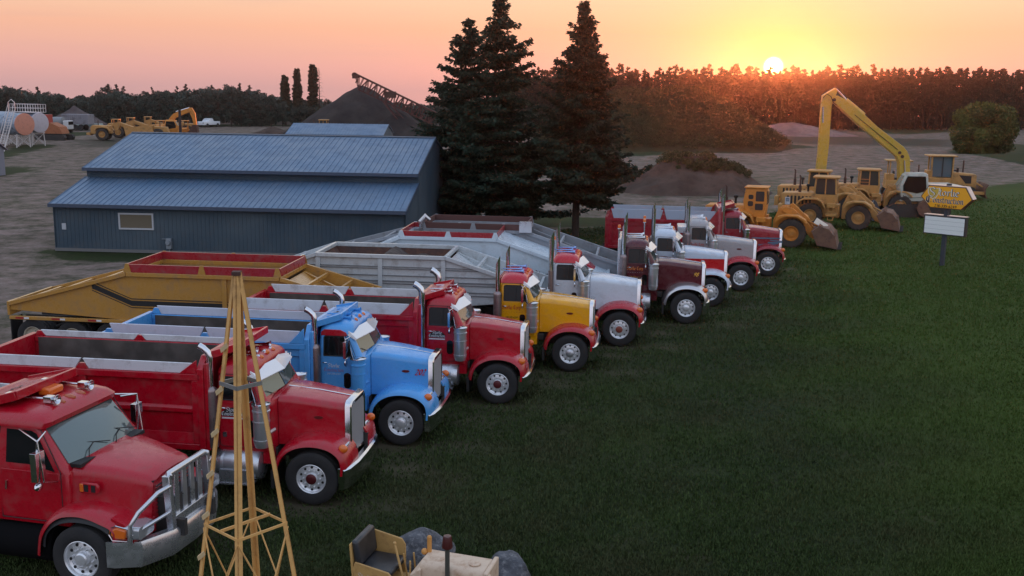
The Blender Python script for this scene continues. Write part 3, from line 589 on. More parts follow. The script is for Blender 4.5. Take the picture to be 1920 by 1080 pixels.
# pine wood: prototypes, then individual copies
def pine(H,rad,seed,crown0=.35,nc=26,leaf=.42,n=46):
    rng=np.random.default_rng(seed); C=[];S=[]; tb=MB(); tb.tube([(0,0,-.5),(rng.normal()*.15,0,H*.5),(0,0,H*.96)],[H*.014,H*.011,.05],6)
    for k in range(nc):
        f=crown0+(1-crown0)*(k+rng.random())/nc; g=(f-crown0)/(1-crown0); rr=rad*1.15*(1.12-g)**.6*(.45+.65*rng.random())
        a=rng.random()*6.283; c=np.array([math.cos(a)*rr*.7,math.sin(a)*rr*.7,H*f]); r=(.34+.48*rng.random())*(1-.42*g); m=int(n*2.2*r)
        q=rng.normal(size=(m,3)); q/=np.linalg.norm(q,axis=1,keepdims=True); q*= (rng.random(m)**.4)[:,None]*np.array([r*1.25,r*1.25,r*.6])
        C.append(c+q); S.append(np.full(m,rng.random()*.7+.3*.5)); tb.tube([(0,0,H*f-.5),tuple(c)],[.05,.02],4,cap=False)
    m=46; C.append(np.stack([rng.normal(size=m)*.10,rng.normal(size=m)*.10,H*(.92+.10*rng.random(m))],1)); S.append(np.full(m,.4))
    V,sh=leaves(np.concatenate(C),leaf*.62,rng,.2,np.concatenate(S),1.8); return V,sh,tb
def broad(H,rad,seed,nc=30,leaf=.32,n=110,low=.1):
    rng=np.random.default_rng(seed); C=[];S=[]; tb=MB(); tb.tube([(0,0,-.5),(rng.normal()*.2,0,H*.45),(0,0,H*.8)],[H*.022,H*.014,.04],6)
    for k in range(nc):
        a=rng.random()*6.283; ph=rng.random(); rr=rad*math.sqrt(rng.random())*.8; z=H*(low+(.96-low)*ph); e=math.sqrt(max(0,1-((ph-.45)/.6)**2)); c=np.array([math.cos(a)*rr*e,math.sin(a)*rr*e,z]); r=rad*(.22+.26*rng.random()); m=int(n*r)
        q=rng.normal(size=(m,3)); q/=np.linalg.norm(q,axis=1,keepdims=True); q*=(rng.random(m)**.35)[:,None]*np.array([r,r,r*.8]); C.append(c+q); S.append(np.full(m,rng.random())); tb.tube([(0,0,H*.3+z*.3),tuple(c)],[.06,.02],4,cap=False)
    V,sh=leaves(np.concatenate(C),leaf,rng,0,np.concatenate(S),1.2); return V,sh,tb
def place_copies(protos,spots,label,cat,group):
    used=set()
    for i,(x,y,s,rz) in enumerate(spots):
        k=i%len(protos); pr=protos[k]
        o=pr if k not in used else copy_tree(pr); used.add(k)
        o.location=(x,y,0); o.rotation_euler=(0,0,rz); o.scale=(s*random.uniform(.9,1.12),s*random.uniform(.9,1.12),s)
        tag(o,label,cat,group)
pp=[]
for i in range(6):
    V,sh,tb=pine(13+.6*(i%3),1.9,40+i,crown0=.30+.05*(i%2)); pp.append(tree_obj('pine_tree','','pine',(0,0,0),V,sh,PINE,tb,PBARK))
spots=[]; rnd=random.Random(5)
def edge_y(px):   # foot of the pine wood along the frame
    return 241+ (2.0 if px>1500 else 0)
for row in range(3):
    px=990+row*7
    while px<2120:
        q=at(px,243.5-row*1.6 if px>1150 else 240-row*1.6)
        y=q.y+row*5+rnd.uniform(-2,2); x=q.x*(y/q.y)
        tall=aty(px,134+rnd.uniform(-9,9)+ (4 if row==2 else 0),y).z
        if not (row<2 and abs(px-1245)<5): spots.append((x,y,tall/13.6,rnd.random()*6.28))
        px+=rnd.uniform(8.5,14.5)*(1.25 if row==2 else 1)
print('pines',len(spots)); spots=spots[:290]
REG=[(-9e9,16,'tall dark pine seen between and beside the spruces','pines seen beside the spruces'),(16,46,'tall dark pine in the wood behind the overgrown hill','pines behind the overgrown hill'),(46,66,'tall dark pine in the wood directly under the setting sun','pines under the setting sun'),(66,95,'tall dark pine in the wood behind the long excavator boom','pines behind the excavator boom'),(95,9e9,'tall dark pine in the wood behind the round bush at the right','pines behind the round bush')]
for (xa,xb,lb_,gp_) in REG:
    ss=[q for q in spots if xa<=q[0]<xb]
    if xa<-1e9: pr=pp
    else: pr=[copy_tree(o) for o in pp]
    place_copies(pr,ss,lb_,'pine',gp_)
    if len(ss)<len(pr):
        for o in pr[len(ss):]:
            for c in list(o.children): bpy.data.objects.remove(c)
            bpy.data.objects.remove(o)
# undergrowth and deeper wood closing the view between the trunks
def clump_mass(name,label,cat,pts,size,leaf,m,seed,n=22,kind='stuff'):
    rng=np.random.default_rng(seed); C=[];S=[]
    for (x,y,z,r) in pts:
        k=int(n*max(.4,r)); q=rng.normal(size=(k,3)); q/=np.linalg.norm(q,axis=1,keepdims=True); q*=(rng.random(k)**.4)[:,None]*np.array([r,r,r*.75]); C.append(np.array([x,y,z])+q); S.append(np.full(k,rng.random()))
    V,sh=leaves(np.concatenate(C),leaf,rng,.1,np.concatenate(S),1.3); o=npmesh(name,V,np.arange(len(V)).reshape(-1,4),m,attr={'shade':sh}); return tag(o,label,cat,kind=kind)
pts=[]
for i in range(1300):
    px=rnd.uniform(960,2150); q=at(px,242.5-rnd.uniform(0,3)); y=q.y+rnd.uniform(-1,14); f=y/q.y; hh=rnd.random()
    pts.append((q.x*f,y,.3+hh*hh*5.0,1.0+rnd.random()*1.1))
clump_mass('undergrowth','tangled dark shrubs and saplings along the foot of the pine wood','undergrowth',pts,1,.36,PINE,61,n=70)
pts=[]
for i in range(1500):
    px=rnd.uniform(940,2200); q=at(px,238); y=q.y*1.12+rnd.uniform(6,26); f=y/q.y; hh=rnd.random(); top=aty(px,142,y).z
    pts.append((q.x*f,y,1+hh*(top-2),1.3+rnd.random()*1.2))
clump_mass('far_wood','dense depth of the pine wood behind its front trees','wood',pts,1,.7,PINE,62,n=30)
# mixed wood on the left
bb=[]
for i in range(5):
    V,sh,tb=broad(8+.5*i,2.6+.2*(i%3),80+i); bb.append(tree_obj('broadleaf_tree','','tree',(0,0,0),V,sh,LEAF,tb,BARK))
spots=[]
def topline(px):
    for (a,ya),(b_,yb) in zip(TL,TL[1:]):
        if a<=px<=b_: return ya+(yb-ya)*(px-a)/(b_-a)
    return 168
TL=[(-200,168),(0,160),(45,160),(85,170),(180,172),(205,163),(230,165),(255,170),(300,165),(380,160),(440,158),(480,166),(560,180),(600,182),(700,186),(800,190),(860,186),(1000,186)]
for row in range(3):
    px=-60+row*6
    while px<960:
        q=at(px,237-row*2); y=q.y*(1.0+.10*row); x=q.x*y/q.y; tall=aty(px,topline(px)+rnd.uniform(0,9)+(3-row)*4,y).z
        spots.append((x,y,max(.45,tall/8.8),rnd.random()*6.28)); px+=rnd.uniform(13,24)
print('broad',len(spots))
REG=[(-9e9,-75,'rounded green tree in the mixed wood behind the fuel tanks','trees behind the fuel tanks'),(-75,-48,'rounded green tree in the mixed wood behind the motor scrapers','trees behind the motor scrapers'),(-48,9e9,'rounded green tree in the mixed wood on either side of the big stockpile','trees beside the big stockpile')]
for k_,(xa,xb,lb_,gp_) in enumerate(REG):
    ss=[q for q in spots if xa<=q[0]*232/q[1]<xb]; pr=bb if k_==0 else [copy_tree(o) for o in bb]
    place_copies(pr,ss,lb_,'tree',gp_)
pts=[]
for i in range(1300):
    px=rnd.uniform(-150,990); q=at(px,236); y=q.y*rnd.uniform(1.0,1.35); f=y/q.y; top=aty(px,topline(px)+8,y).z; hh=rnd.random()
    pts.append((q.x*f,y,.4+hh*max(.5,top-1.5),1.2+rnd.random()*1.3))
clump_mass('undergrowth','brush and saplings filling the mixed wood behind the yard','undergrowth',pts,1,.6,LEAF,63,n=26)
# conifers that stand above the mixed wood
cps=[]
for i in range(3):
    V,sh,tb=pine(11,1.5,90+i,crown0=.35,nc=18,leaf=.40,n=40); cps.append(tree_obj('pine_tree','','pine',(0,0,0),V,sh,PINE,tb,PBARK))
spots=[]
for px,ty in ((206,158),(222,158),(236,162),(400,160),(452,156),(470,160),(288,163),(75,163),(352,158),(335,162)):
    q=at(px,234); y=q.y*1.15; x=q.x*1.15; spots.append((x,y,aty(px,ty,y).z/11.2,rnd.random()*6))
place_copies(cps,spots,'pine rising above the mixed wood','pine','pines above the mixed wood')
# three thin ragged spruces and a dead one
for k,(px,ty,rd,lb) in enumerate(((536,142,.75,'short ragged narrow spruce, first left of the stockpile'),(559,130,.65,'ragged narrow spruce, second left of the stockpile'),(589,122,.8,'tallest ragged narrow spruce beside the dead tree'))):
    q=at(px,236); y=q.y*1.03; x=q.x*1.03; Hh=aty(px,ty,y).z; V,sh,tb=spruce(Hh,rd*1.3,100+k,nw=40,bare=.25,dens=1.6,taper=.35,needle=.30); tree_obj('spruce_tree',lb,'spruce',(x,y,0),V,sh,SPRUCE,tb,BARK)
q=at(600,236); y=q.y*1.03; Hh=aty(600,127,y).z; tb=MB(); tb.tube([(0,0,0),(0,0,Hh)],[.18,.03],6)
for i in range(34):
    z=Hh*(.35+.62*i/34); a=i*2.4; L=1.6*(1.1-z/Hh)+.3; tb.tube([(0,0,z),(L*.6*math.cos(a),L*.6*math.sin(a),z+.15),(L*math.cos(a),L*math.sin(a),z-.15)],[.04,.025,.01],4)
t=empty('dead_tree',(q.x*1.03,y,0),0,'bare dead tree beside the tallest ragged spruce','tree'); tb.build('trunk',BARK,t)
# round bush at the right edge
p=at(1862,292); rng=np.random.default_rng(9)
V,sh,tb=broad(6.6,4.6,200,nc=60,leaf=.26,n=330,low=.06); tree_obj('bush','big round light green bush at the right edge of the yard','bush',(p.x+.3,p.y+4,0),V,sh,BUSHL,tb,BARK)
V,sh,tb=broad(3.8,2.6,201,nc=26,leaf=.24,n=330,low=.06); tree_obj('bush','smaller bush growing against the left of the big round bush','bush',(p.x-3.3,p.y+.5,0),V,sh,BUSHL,tb,BARK)
# shrubs over the hill and the weedy pile
def cover(V,ob,frac,zmin,rr,seed,sel=None):
    rng=np.random.default_rng(seed); P=V[(V[:,2]>zmin)]
    P=P[rng.random(len(P))<frac]; 
    if sel is not None: P=P[sel(P)]
    return [(x+ob.location.x,y+ob.location.y,z+r*.35,r) for (x,y,z),r in zip(P,rr*(.5+rng.random(len(P))))]
pts=cover(HV,HILL,1.0,.5,.62,5); clump_mass('shrubs','low shrubs covering the overgrown hill behind the earth pile','shrubs',pts,1,.15,WEEDD,64,n=120)
pts=cover(PV,PILE,.42,1.2,.34,6,lambda P:((P[:,1]>-2.0)|(P[:,2]>2.4))&((P[:,0]>-1.5)|(P[:,2]>2.2))); 
clump_mass('weeds','tall weeds growing over the top of the brown earth pile','weeds',pts,1,.11,WEED,65,n=130)
# ================================================================ wheels
WH={}
MUF=mat('heat_shield',(.30,.24,.24),rough=.32,metal=.85,dirt=((.10,.07,.07),.6,4))
WHEELM=mat('wheel_aluminium',(.80,.82,.85),rough=.32,metal=.55,noise=(5,.35,(.5,.5,.52)))
def wheel(parent,x,y,r=.525,w=.34,side=-1,kind='steer',rimmat=None,hub=None,dual=False):
    """side -1: outer face towards -y"""
    key=(round(r,3),w,kind,(rimmat or CHROME).name,(hub or CHROME).name)
    if key not in WH:
        t=MB(); s=w/2
        rr=.29 if r<.7 else r*.5
        t.lathe([(rr,-s*.86),(rr+.03,-s*.97),(rr+(r-rr)*.35,-s),(r-.07,-s*.98),(r-.025,-s*.9),(r,-s*.72),(r,-s*.2),(r-.012,-s*.17),(r-.012,-s*.1),(r,-s*.07),(r,s*.07),(r-.012,s*.1),(r-.012,s*.17),(r,s*.2),(r,s*.72),(r-.025,s*.9),(r-.07,s*.98),(rr+.03,s*.97),(rr,s*.86)],n=48,cap=False)
        rim=MB(); q=rr/.29
        if kind=='steer':
            pf=[(.295,-s*.9),(.285,-s*.93),(.272,-s*.86),(.262,-s*.62),(.235,-s*.50),(.20,-s*.56),(.15,-s*.60),(.145,-s*.60),(.115,-s*.60),(.105,-s*.92),(.085,-s*1.02),(.03,-s*1.05),(.0,-s*1.05)]
            mis=[0]*9+[1]*5
            holes=(.222,-s*.535,.024,10); nuts=(.165,-s*.6,.014,10)
        elif kind=='drive':
            pf=[(.295,-s*.9),(.285,-s*.93),(.27,-s*.8),(.262,s*.2),(.245,s*.38),(.15,s*.30),(.12,s*.28),(.11,-s*.45),(.08,-s*.6),(0,-s*.62)]
            mis=[0]*6+[1]*5
            holes=(.212,s*.33,.022,10); nuts=(.165,s*.30,.012,10)
        else:
            pf=[(.295,-s*.9),(.285,-s*.92),(.255,-s*.6),(.25,-s*.25),(.20,-s*.15),(.12,-s*.2),(.11,-s*.5),(.05,-s*.55),(0,-s*.55)]
            mis=[0]*9; holes=None; nuts=(.165,-s*.19,.014,8)
        pf=[(a*q,b) for a,b in pf]; mis=mis[:len(pf)-1]+[mis[-1]]
        rim.lathe(pf,n=40,mis=mis,cap=False); rim.lathe([(rr*.98,s*.8),(.01,s*.8)],n=24,mi=2,cap=False)
        if holes:
            R0,h,hr,k=holes
            for i in range(k):
                a=2*math.pi*(i+.5)/k; cx,cz=R0*q*math.cos(a),R0*q*math.sin(a)
                rim.lathe([(hr,-.006),(hr,.01)],c=(cx,h-.004,cz),n=10,mi=2)
        if nuts:
            R0,h,hr,k=nuts
            for i in range(k):
                a=2*math.pi*i/k; cx,cz=R0*q*math.cos(a),R0*q*math.sin(a)
                rim.lathe([(hr*.6,-.045),(hr,-.035),(hr,0)],c=(cx,h,cz),n=8,mi=0)
        to=t.build('tyre',RUBBER,None); ro=rim.build('rim',[rimmat or WHEELM,hub or WHEELM,BLACK],None)
        WH[key]=(to.data,ro.data); col.objects.unlink(to); col.objects.unlink(ro); bpy.data.objects.remove(to); bpy.data.objects.remove(ro)
    td,rd=WH[key]
    t=bpy.data.objects.new('wheel',td); col.objects.link(t); t.parent=parent; t.location=(x,y,r); t.rotation_euler=(0,random.uniform(0,1),0 if side<0 else math.pi)
    ri=bpy.data.objects.new('rim',rd); col.objects.link(ri); ri.parent=t
    if dual:
        # inner twin of the dual pair
        t2=bpy.data.objects.new('wheel',td); col.objects.link(t2); t2.parent=parent; t2.location=(x,y-side*(w+.02),r); t2.rotation_euler=(0,0,0 if side<0 else math.pi)
    return t
def fender_mesh(mb,outer,y_in=.42,y_out=1.2,sgn=-1,th=.02,mi=0):
    """outer: list of (x,z) along the arch; sgn = side"""
    P=[Vector((p[0],p[1])) for p in outer]; S=[]
    n=len(P)
    for i in range(n-1):   # Catmull-Rom resample
        p0=P[max(i-1,0)];p1=P[i];p2=P[i+1];p3=P[min(i+2,n-1)]
        for t in (0,.33,.66): S.append(.5*((2*p1)+(-p0+p2)*t+(2*p0-5*p1+4*p2-p3)*t*t+(-p0+3*p1-3*p2+p3)*t**3))
    S.append(P[-1]); rings=[]
    w=y_out-y_in
    prof=[(0,.05),(.45,.045),(.75,.03),(.9,0),(.97,-.035),(1,-.085),(.985,-.09),(.95,-.05),(.87,-.02),(.7,0),(.4,.01),(0,.015)]
    for i,p in enumerate(S):
        d=(S[min(i+1,len(S)-1)]-S[max(i-1,0)]).normalized(); nr=Vector((-d.y,d.x))
        if nr.dot(p-Vector((0,.55)))<0: nr=-nr
        rings.append([(p.x+nr.x*h,sgn*(y_in+w*f),p.y+nr.y*h) for f,h in prof])
    mb.loft(rings,mi)
ARCH=[(.665,.62),(.675,.80),(.64,.97),(.54,1.10),(.38,1.20),(.16,1.255),(-.08,1.26),(-.32,1.21),(-.52,1.10),(-.66,.95),(-.73,.78),(-.76,.62)]
def hood_ring(x,hw,zt,zb,r=.13,crown=.03,n=6):
    pts=[(x,-hw,zb),(x,-hw,zb+.02)]
    for i in range(n+1):
        a=R(180-90*i/n); pts.append((x,-hw+r+r*math.cos(a),zt-r-crown+r*math.sin(a)))
    for k in (-.55,0,.55):
        pts.append((x,hw*k,zt-crown*(k/.8)**2*.6))
    for i in range(n+1):
        a=R(90-90*i/n); pts.append((x,hw-r+r*math.cos(a),zt-r-crown+r*math.sin(a)))
    pts+=[(x,hw,zb+.02),(x,hw,zb)]
    return pts
def side_y(z,s=-1,off=0):
    return s*(.97+off-max(0,z-1.92)*.115)
def wall_plate(mb,poly,s=-1,off=.01,th=.012,mi=0):
    """thin plate on the cab flank following its tumblehome; poly in (x,z), convex"""
    lo=[];hi=[]
    # clip at the belt line
    def clip(p,keep):
        out=[]
        for i in range(len(p)):
            a=p[i];b=p[(i+1)%len(p)]
            if keep(a): out.append(a)
            if keep(a)!=keep(b):
                t=(1.92-a[1])/(b[1]-a[1]); out.append((a[0]+(b[0]-a[0])*t,1.92))
        return out
    for q in (clip(poly,lambda a:a[1]<1.92),clip(poly,lambda a:a[1]>=1.92)):
        if len(q)<3: continue
        n=len(q); v=[(x,side_y(z,s,off),z) for x,z in q]+[(x,side_y(z,s,off-th),z) for x,z in q]
        mb.add(v,[tuple(range(n)),tuple(range(2*n-1,n-1,-1))]+[(i+n,(i+1)%n+n,(i+1)%n,i) for i in range(n)],mi)
def rpoly(x0,x1,z0,z1,r,n=5):
    return [(a,b) for a,b in rrect(x0,x1,(z1-z0)/2,r,n)] and [(a,b+(z0+z1)/2) for a,b in rrect(x0,x1,(z1-z0)/2,r,n)]
SHIELD=[(-.5,.5),(-.2,.42),(0,.5),(.2,.42),(.5,.5),(.46,0),(.25,-.4),(0,-.62),(-.25,-.4),(-.46,0)]

def conv_truck(name,label,cat,px,py,c,yaw=-7.2,body=None,scale=1.0,group='parked trucks in the row'):
    """long nosed conventional truck. c: dict of materials and options. px,py: foot of the near front tyre in the photograph"""
    P=at(px,py); yw=R(yaw); off=Vector((-math.sin(yw)*(-1.08),math.cos(yw)*(-1.08),0))*scale
    t=empty(name,(P.x-off.x,P.y-off.y,0),yw,label,cat,group); t.scale=(scale,)*3
    cab=c['cab']; hood=c.get('hood',cab); roof=c.get('roof',cab); fen=c.get('fender',cab); low=c.get('lower',None)
    # --- chassis
    L=c.get('length',7.3)
    b=MB()
    for s in (-1,1): b.box(-L+.2,.70,s*.43-.04,s*.43+.04,.72,.98)
    for x in (-L+.4,-L*.6,-3,-1.2,.4): b.box(x-.08,x+.08,-.4,.4,.76,.94)
    b.box(-.7,.50,-.40,.40,.62,1.5)                              # engine bay under the hood
    b.tube([(0,-.95,.52),(0,.95,.52)],.07)
    b.box(-2.0,-.8,-.75,.75,.8,.97)
    b.build('chassis',FRAME,t,bevel=.01)
    # --- hood
    b=MB()
    hs=[(-.72,.66,2.02),(-.5,.645,2.015),(-.1,.61,1.965),(.25,.56,1.91),(.53,.515,1.87)]
    if low is None:
        b.loft([hood_ring(x,hw,zt,1.02) for x,hw,zt in hs],0)
    else:
        b.loft([hood_ring(x,hw,zt,1.66) for x,hw,zt in hs],0)
        b.loft([[(x,-hw-.002,1.02),(x,-hw-.002,1.658),(x,hw+.002,1.658),(x,hw+.002,1.02)] for x,hw,zt in hs],1)
    h=b.build('hood',[hood,low or hood],t,ang=30)
    b=MB(); b.tube([(-.72,0,2.027),(-.1,0,1.972),(.53,0,1.877)],.012,6)
    b.build('hood_trim',CHROME,h)
    b=MB(); 
    for s in (-1,1):
        b.add([(.02+.085*math.cos(a*math.pi/8),s*.606,1.58+.03*math.sin(a*math.pi/8)) for a in range(16)]+[(.02+.085*math.cos(a*math.pi/8),s*.57,1.58+.03*math.sin(a*math.pi/8)) for a in range(16)],[tuple(range(16))]+[(i,(i+1)%16,(i+1)%16+16,i+16) for i in range(16)])
    if c.get('badge',True): b.build('hood_badge',mat('badge_red',(.16,.02,.02),rough=.3,metal=.3),h)
    if 'number' in c:
        text_obj('number',c['number'],.15,c.get('numcol',REDL),h,(.33,-.556,1.50),(1,.16,0),(0,0,1),nib=.3,slant=.3,thin=.12,lift=.012)
    # --- cowl
    b=MB(); b.loft([hood_ring(-.86,.90,2.0,1.0,r=.16,crown=.05),hood_ring(-.80,.86,2.02,1.0,r=.16,crown=.05),hood_ring(-.735,.70,2.01,1.0,r=.14,crown=.05)],0)
    b.box(-.95,-.76,-.93,.93,.70,1.05)
    b.build('cowl',[cab],t,ang=40)
    # --- cab
    def ring(z,x0,x1,hw,r): return [(x,y,z) for x,y in rrect(x0,x1,hw,r,5)]
    secs=[(.94,-1.84,-.80,.95,.05),(1.0,-1.86,-.80,.97,.06)]
    if low is not None: secs+=[(1.60,-1.86,-.80,.97,.06)]
    secs+=[(1.92,-1.86,-.80,.97,.07),(1.99,-1.86,-.86,.965,.09),(2.46,-1.85,-1.10,.908,.10)]
    rs=[(2.47,-1.86,-1.075,.915,.12),(2.55,-1.85,-1.07,.90,.16),(2.63,-1.82,-1.10,.84,.2),(2.69,-1.76,-1.18,.72,.22),(2.72,-1.68,-1.30,.52,.17),(2.728,-1.6,-1.42,.2,.08)]
    b=MB(); mis=[1 if (low is not None and q[0]<1.6) else 0 for q in secs]
    b.loft([ring(*q) for q in secs],mis=mis)
    ca=b.build('cab',[cab,low or cab],t,ang=32)
    b=MB(); b.loft([ring(*q) for q in rs]); ro=b.build('roof',roof,t,ang=50)
    # windscreen: two panes with black surround and centre post
    def wsx(z): return -.86-(z-1.99)*(.24/.47)+.006
    b=MB()
    for s in (-1,1):
        z0,z1=2.03,2.43
        q=[(wsx(z0)+.075,s*.02,z0),(wsx(z0)-.005,s*.85,z0),(wsx(z1)-.005,s*.80,z1),(wsx(z1)+.075,s*.02,z1)]
        b.add(q+[(wsx(z)-.02,y,z) for x,y,z in q],[(0,1,2,3),(7,6,5,4),(0,4,5,1),(1,5,6,2),(2,6,7,3),(3,7,4,0)])
    b.build('windshield',WGLASS,ca,smooth=False)
    b=MB()
    for s in (-1,1):
        for k in (.2,.55): b.tube([(wsx(2.0)+.03,s*k,2.01),(wsx(2.12)+.012,s*(k+.25),2.13)],.007,5); b.tube([(wsx(2.10)+.012,s*(k+.12),2.06),(wsx(2.3)+.012,s*(k+.33),2.16)],.006,5)
    b.build('wiper',BLACK,ca)
    # doors with window, vent window and badge
    for s in (-1,1):
        b=MB(); 
        door=[(-1.79,1.07),(-1.73,1.03),(-1.12,1.03),(-1.06,1.08),(-1.03,1.55),(-.99,1.95),(-1.19,2.43),(-1.24,2.46),(-1.76,2.46),(-1.80,2.42)]
        wall_plate(b,door,s,.008,.016)
        d=b.build('door',[cab],t,bevel=.006,smooth=True)
        b=MB(); n=len(door)
        for i in range(n):
            a=door[i];q=door[(i+1)%n]
            b.tube([(a[0],side_y(a[1],s,.004),a[1]),(q[0],side_y(q[1],s,.004),q[1])],.008,4)
        b.build('door_seal',BLACK,d)
        win=[(-1.73,1.965),(-1.045,1.965),(-1.215,2.385),(-1.26,2.41),(-1.70,2.41),(-1.73,2.38)]
        b=MB(); wall_plate(b,win,s,.014,.012); b.build('window',GLASS,d,smooth=False)
        b=MB(); n=len(win)
        for i in range(n):
            a=win[i];q=win[(i+1)%n]
            b.tube([(a[0],side_y(a[1],s,.012),a[1]),(q[0],side_y(q[1],s,.012),q[1])],.013,5)
        b.tube([(-1.38,side_y(1.96,s,.016),1.96),(-1.38,side_y(2.4,s,.016),2.4)],.010,5)
        b.build('window_seal',BLACK,d)
        b=MB(); wall_plate(b,rpoly(-1.27,-1.11,1.22,1.58,.07),s,.014,.01); b.build('lower_window',GLASS,d,smooth=False)
        b=MB(); wall_plate(b,rpoly(-1.73,-1.65,1.22,1.32,.02),s,.022,.02); b.tube([(-1.76,s*.995,1.80),(-1.71,s*1.01,1.81),(-1.66,s*.995,1.80)],.012,6); b.build('handle',CHROME if c.get('chromehandle',1) else BLACK,d)
        if s==-1:
            lc=c.get('decal')
            if lc=='construction':
                q=MB(); q.prism([(-1.74,1.64),(-1.33,1.64),(-1.31,1.70),(-1.37,1.77),(-1.52,1.82),(-1.68,1.77),(-1.75,1.70)],-.985,-.979); q.build('door_emblem',BLACK,d,smooth=False)
                text_obj('lettering','Storlie',.085,WHITEP,d,(-1.52,-.985,1.735),(1,0,0),(0,0,1),nib=.26,width=.25)
                text_obj('lettering','Construction',.08,WHITEP,d,(-1.53,-.985,1.655),(1,0,0),(0,0,1),nib=.26,width=.42)
                q=MB(); q.box(-1.74,-1.32,-.985,-.979,1.59,1.62); q.build('lettering_bar',WHITEP,d,smooth=False)
            elif lc=='plain':
                text_obj('lettering','Storlie',.09,WHITEP,d,(-1.50,-.979,1.70),(1,0,0),(0,0,1),nib=.22,width=.28)
                text_obj('lettering','Construction',.085,c['deccol'],d,(-1.50,-.979,1.60),(1,0,0),(0,0,1),nib=.22,width=.46)
                text_obj('lettering','218-335-6249',.045,WHITEP,d,(-1.50,-.979,1.53),(1,0,0),(0,0,1),nib=.2,width=.32)
            elif lc=='corp':
                text_obj('lettering','Storlie Corp.',.12,c['deccol'],d,(-1.50,-.979,1.72),(1,0,0),(0,0,1),nib=.25,width=.56)
                text_obj('lettering','- - - - - - -',.05,c.get('deccol2',BLACK),d,(-1.50,-.979,1.62),(1,0,0),(0,0,1),nib=.3,width=.5)
                text_obj('lettering','218-335-6249',.06,c.get('deccol3',BLACK),d,(-1.50,-.979,1.46),(1,0,0),(0,0,1),nib=.24,width=.36)
    if c.get('eyebrow'):
        b=MB(); b.prism([(-1.80,2.42),(-1.2,2.42),(-1.22,2.50),(-1.35,2.56),(-1.72,2.56),(-1.80,2.50)],-.935,-.905); b.build('window_visor',c['eyebrow'],t,bevel=.01)
    # --- sun visor
    if c.get('visor','chrome')!='none':
        b=MB()
        z0,z1=2.55,2.37; x0,x1=-1.00,-.80
        for s in (-1,1):
            q=[(x0,0,z0+.02),(x0-.17,s*.90,z0-.01),(x1-.17,s*.93,z1),(x1,0,z1+.01)]
            b.add(q+[(x,y,z-.012) for x,y,z in q],[(0,1,2,3),(7,6,5,4),(0,4,5,1),(1,5,6,2),(2,6,7,3),(3,7,4,0)])
            b.add([(x0-.17,s*.90,z0-.01),(x1-.17,s*.93,z1),(x1-.19,s*.935,z1-.04),(x0-.19,s*.91,z0-.11)],[(0,1,2,3)])
        b.build('sun_visor',c.get('visormat',VISORM),t,smooth=False)
    # --- roof lamps and horns
    for k,y in enumerate((-.62,-.32,0,.32,.62)):
        b=MB(); b.lathe([(.012,-.16),(.035,-.08),(.058,.03),(.055,.055)],c=(-1.235,y,2.69-abs(y)**2*.22),axis='x',n=10,mi=1); b.lathe([(.055,.055),(.045,.10),(.0,.13)],c=(-1.235,y,2.69-abs(y)**2*.22),axis='x',n=10,mi=0)
        b.build('marker_lamp',[AMBER,c.get('lampbody',roof)],ro)
    for y,x in ((-.45,-1.52),(-.18,-1.6),(.42,-1.55)):
        b=MB(); z=2.77-abs(y)**2*.12; b.lathe([(.014,-.28),(.018,0),(.03,.2),(.055,.27),(.075,.30),(.06,.301),(.01,.2)],c=(x,y,z),axis='x',n=12); b.tube([(x-.15,y,z),(x-.15,y,z-.09)],.015,6); b.tube([(x+.12,y,z),(x+.12,y,z-.09)],.015,6)
        b.build('air_horn',c.get('horn',CHROME),ro)
    # --- grille, headlamps, bumper
    b=MB(); hw=.505
    pr=lambda x,w,zt,zb: [(x,y,z) for (y,z) in [(-w,zb),(-w,zt-.10),(-w+.03,zt-.04),(-w+.10,zt),(w-.10,zt),(w-.03,zt-.04),(w,zt-.10),(w,zb)]]
    b.loft([pr(.50,hw+.02,1.905,.74),pr(.60,hw+.02,1.895,.74),pr(.625,hw-.01,1.875,.76),pr(.61,hw-.055,1.79,.80)],cap0=False,cap1=False)
    gs=b.build('grille_surround',CHROME,t,ang=30)
    b=MB(); b.box(.54,.585,-.46,.46,.79,1.80,1)
    for i in range(15):
        y=-.44+.88*i/14; b.box(.585,.608,y-.012,y+.012,.80,1.79,0)
    b.build('grille',[mat('grille_metal',(.62,.62,.64),rough=.4,metal=.5),mat('grille_mesh',(.20,.20,.20),rough=.6,metal=.4)],gs,smooth=False)
    for s in (-1,1):
        b=MB(); y=s*.72
        b.loft([[(x,y+yy,z) for yy,z in rpolyyz(-.17*k,.17*k,1.03-.095*k,1.03+.095*k,.05*k)] for x,k in ((.30,.25),(.38,.75),(.44,1),(.60,1.0),(.61,.93))])
        b.box(.4,.46,y-.03,y+.03,.85,1.0)
        hl=b.build('headlamp',CHROME,t,ang=40)
        b=MB()
        for k in (-1,1): b.box(.611,.62,y+k*.08-.07,y+k*.08+.07,.965,1.095)
        b.build('lens',LENS,hl,bevel=.01)
        b=MB(); b.ball((.60,s*1.02,1.12),.085,n=14,sy=.8,sx=1.1); b.build('turn_signal',AMBER,hl)
    b=MB()
    pl=[(.66,-1.18),(.74,-1.02),(.80,-.6),(.81,0),(.80,.6),(.74,1.02),(.66,1.18)]
    rings=[]
    for x,y in pl: rings.append([(x-.11,y,.36),(x-.02,y,.355),(x,y,.40),(x+.012,y,.58),(x,y,.73),(x-.04,y,.765),(x-.13,y,.765)])
    b.loft(rings); b.build('bumper',c.get('bumpermat',CHROME),t,ang=25)
    # --- fenders
    for s in (-1,1):
        b=MB(); fender_mesh(b,ARCH,.40,1.20,s); f=b.build('fender',fen,t,ang=45)
        b=MB(); b.box(-.80,-.74,s*1.18,s*.5,.30,.66); b.build('mud_flap',BLACK,f)
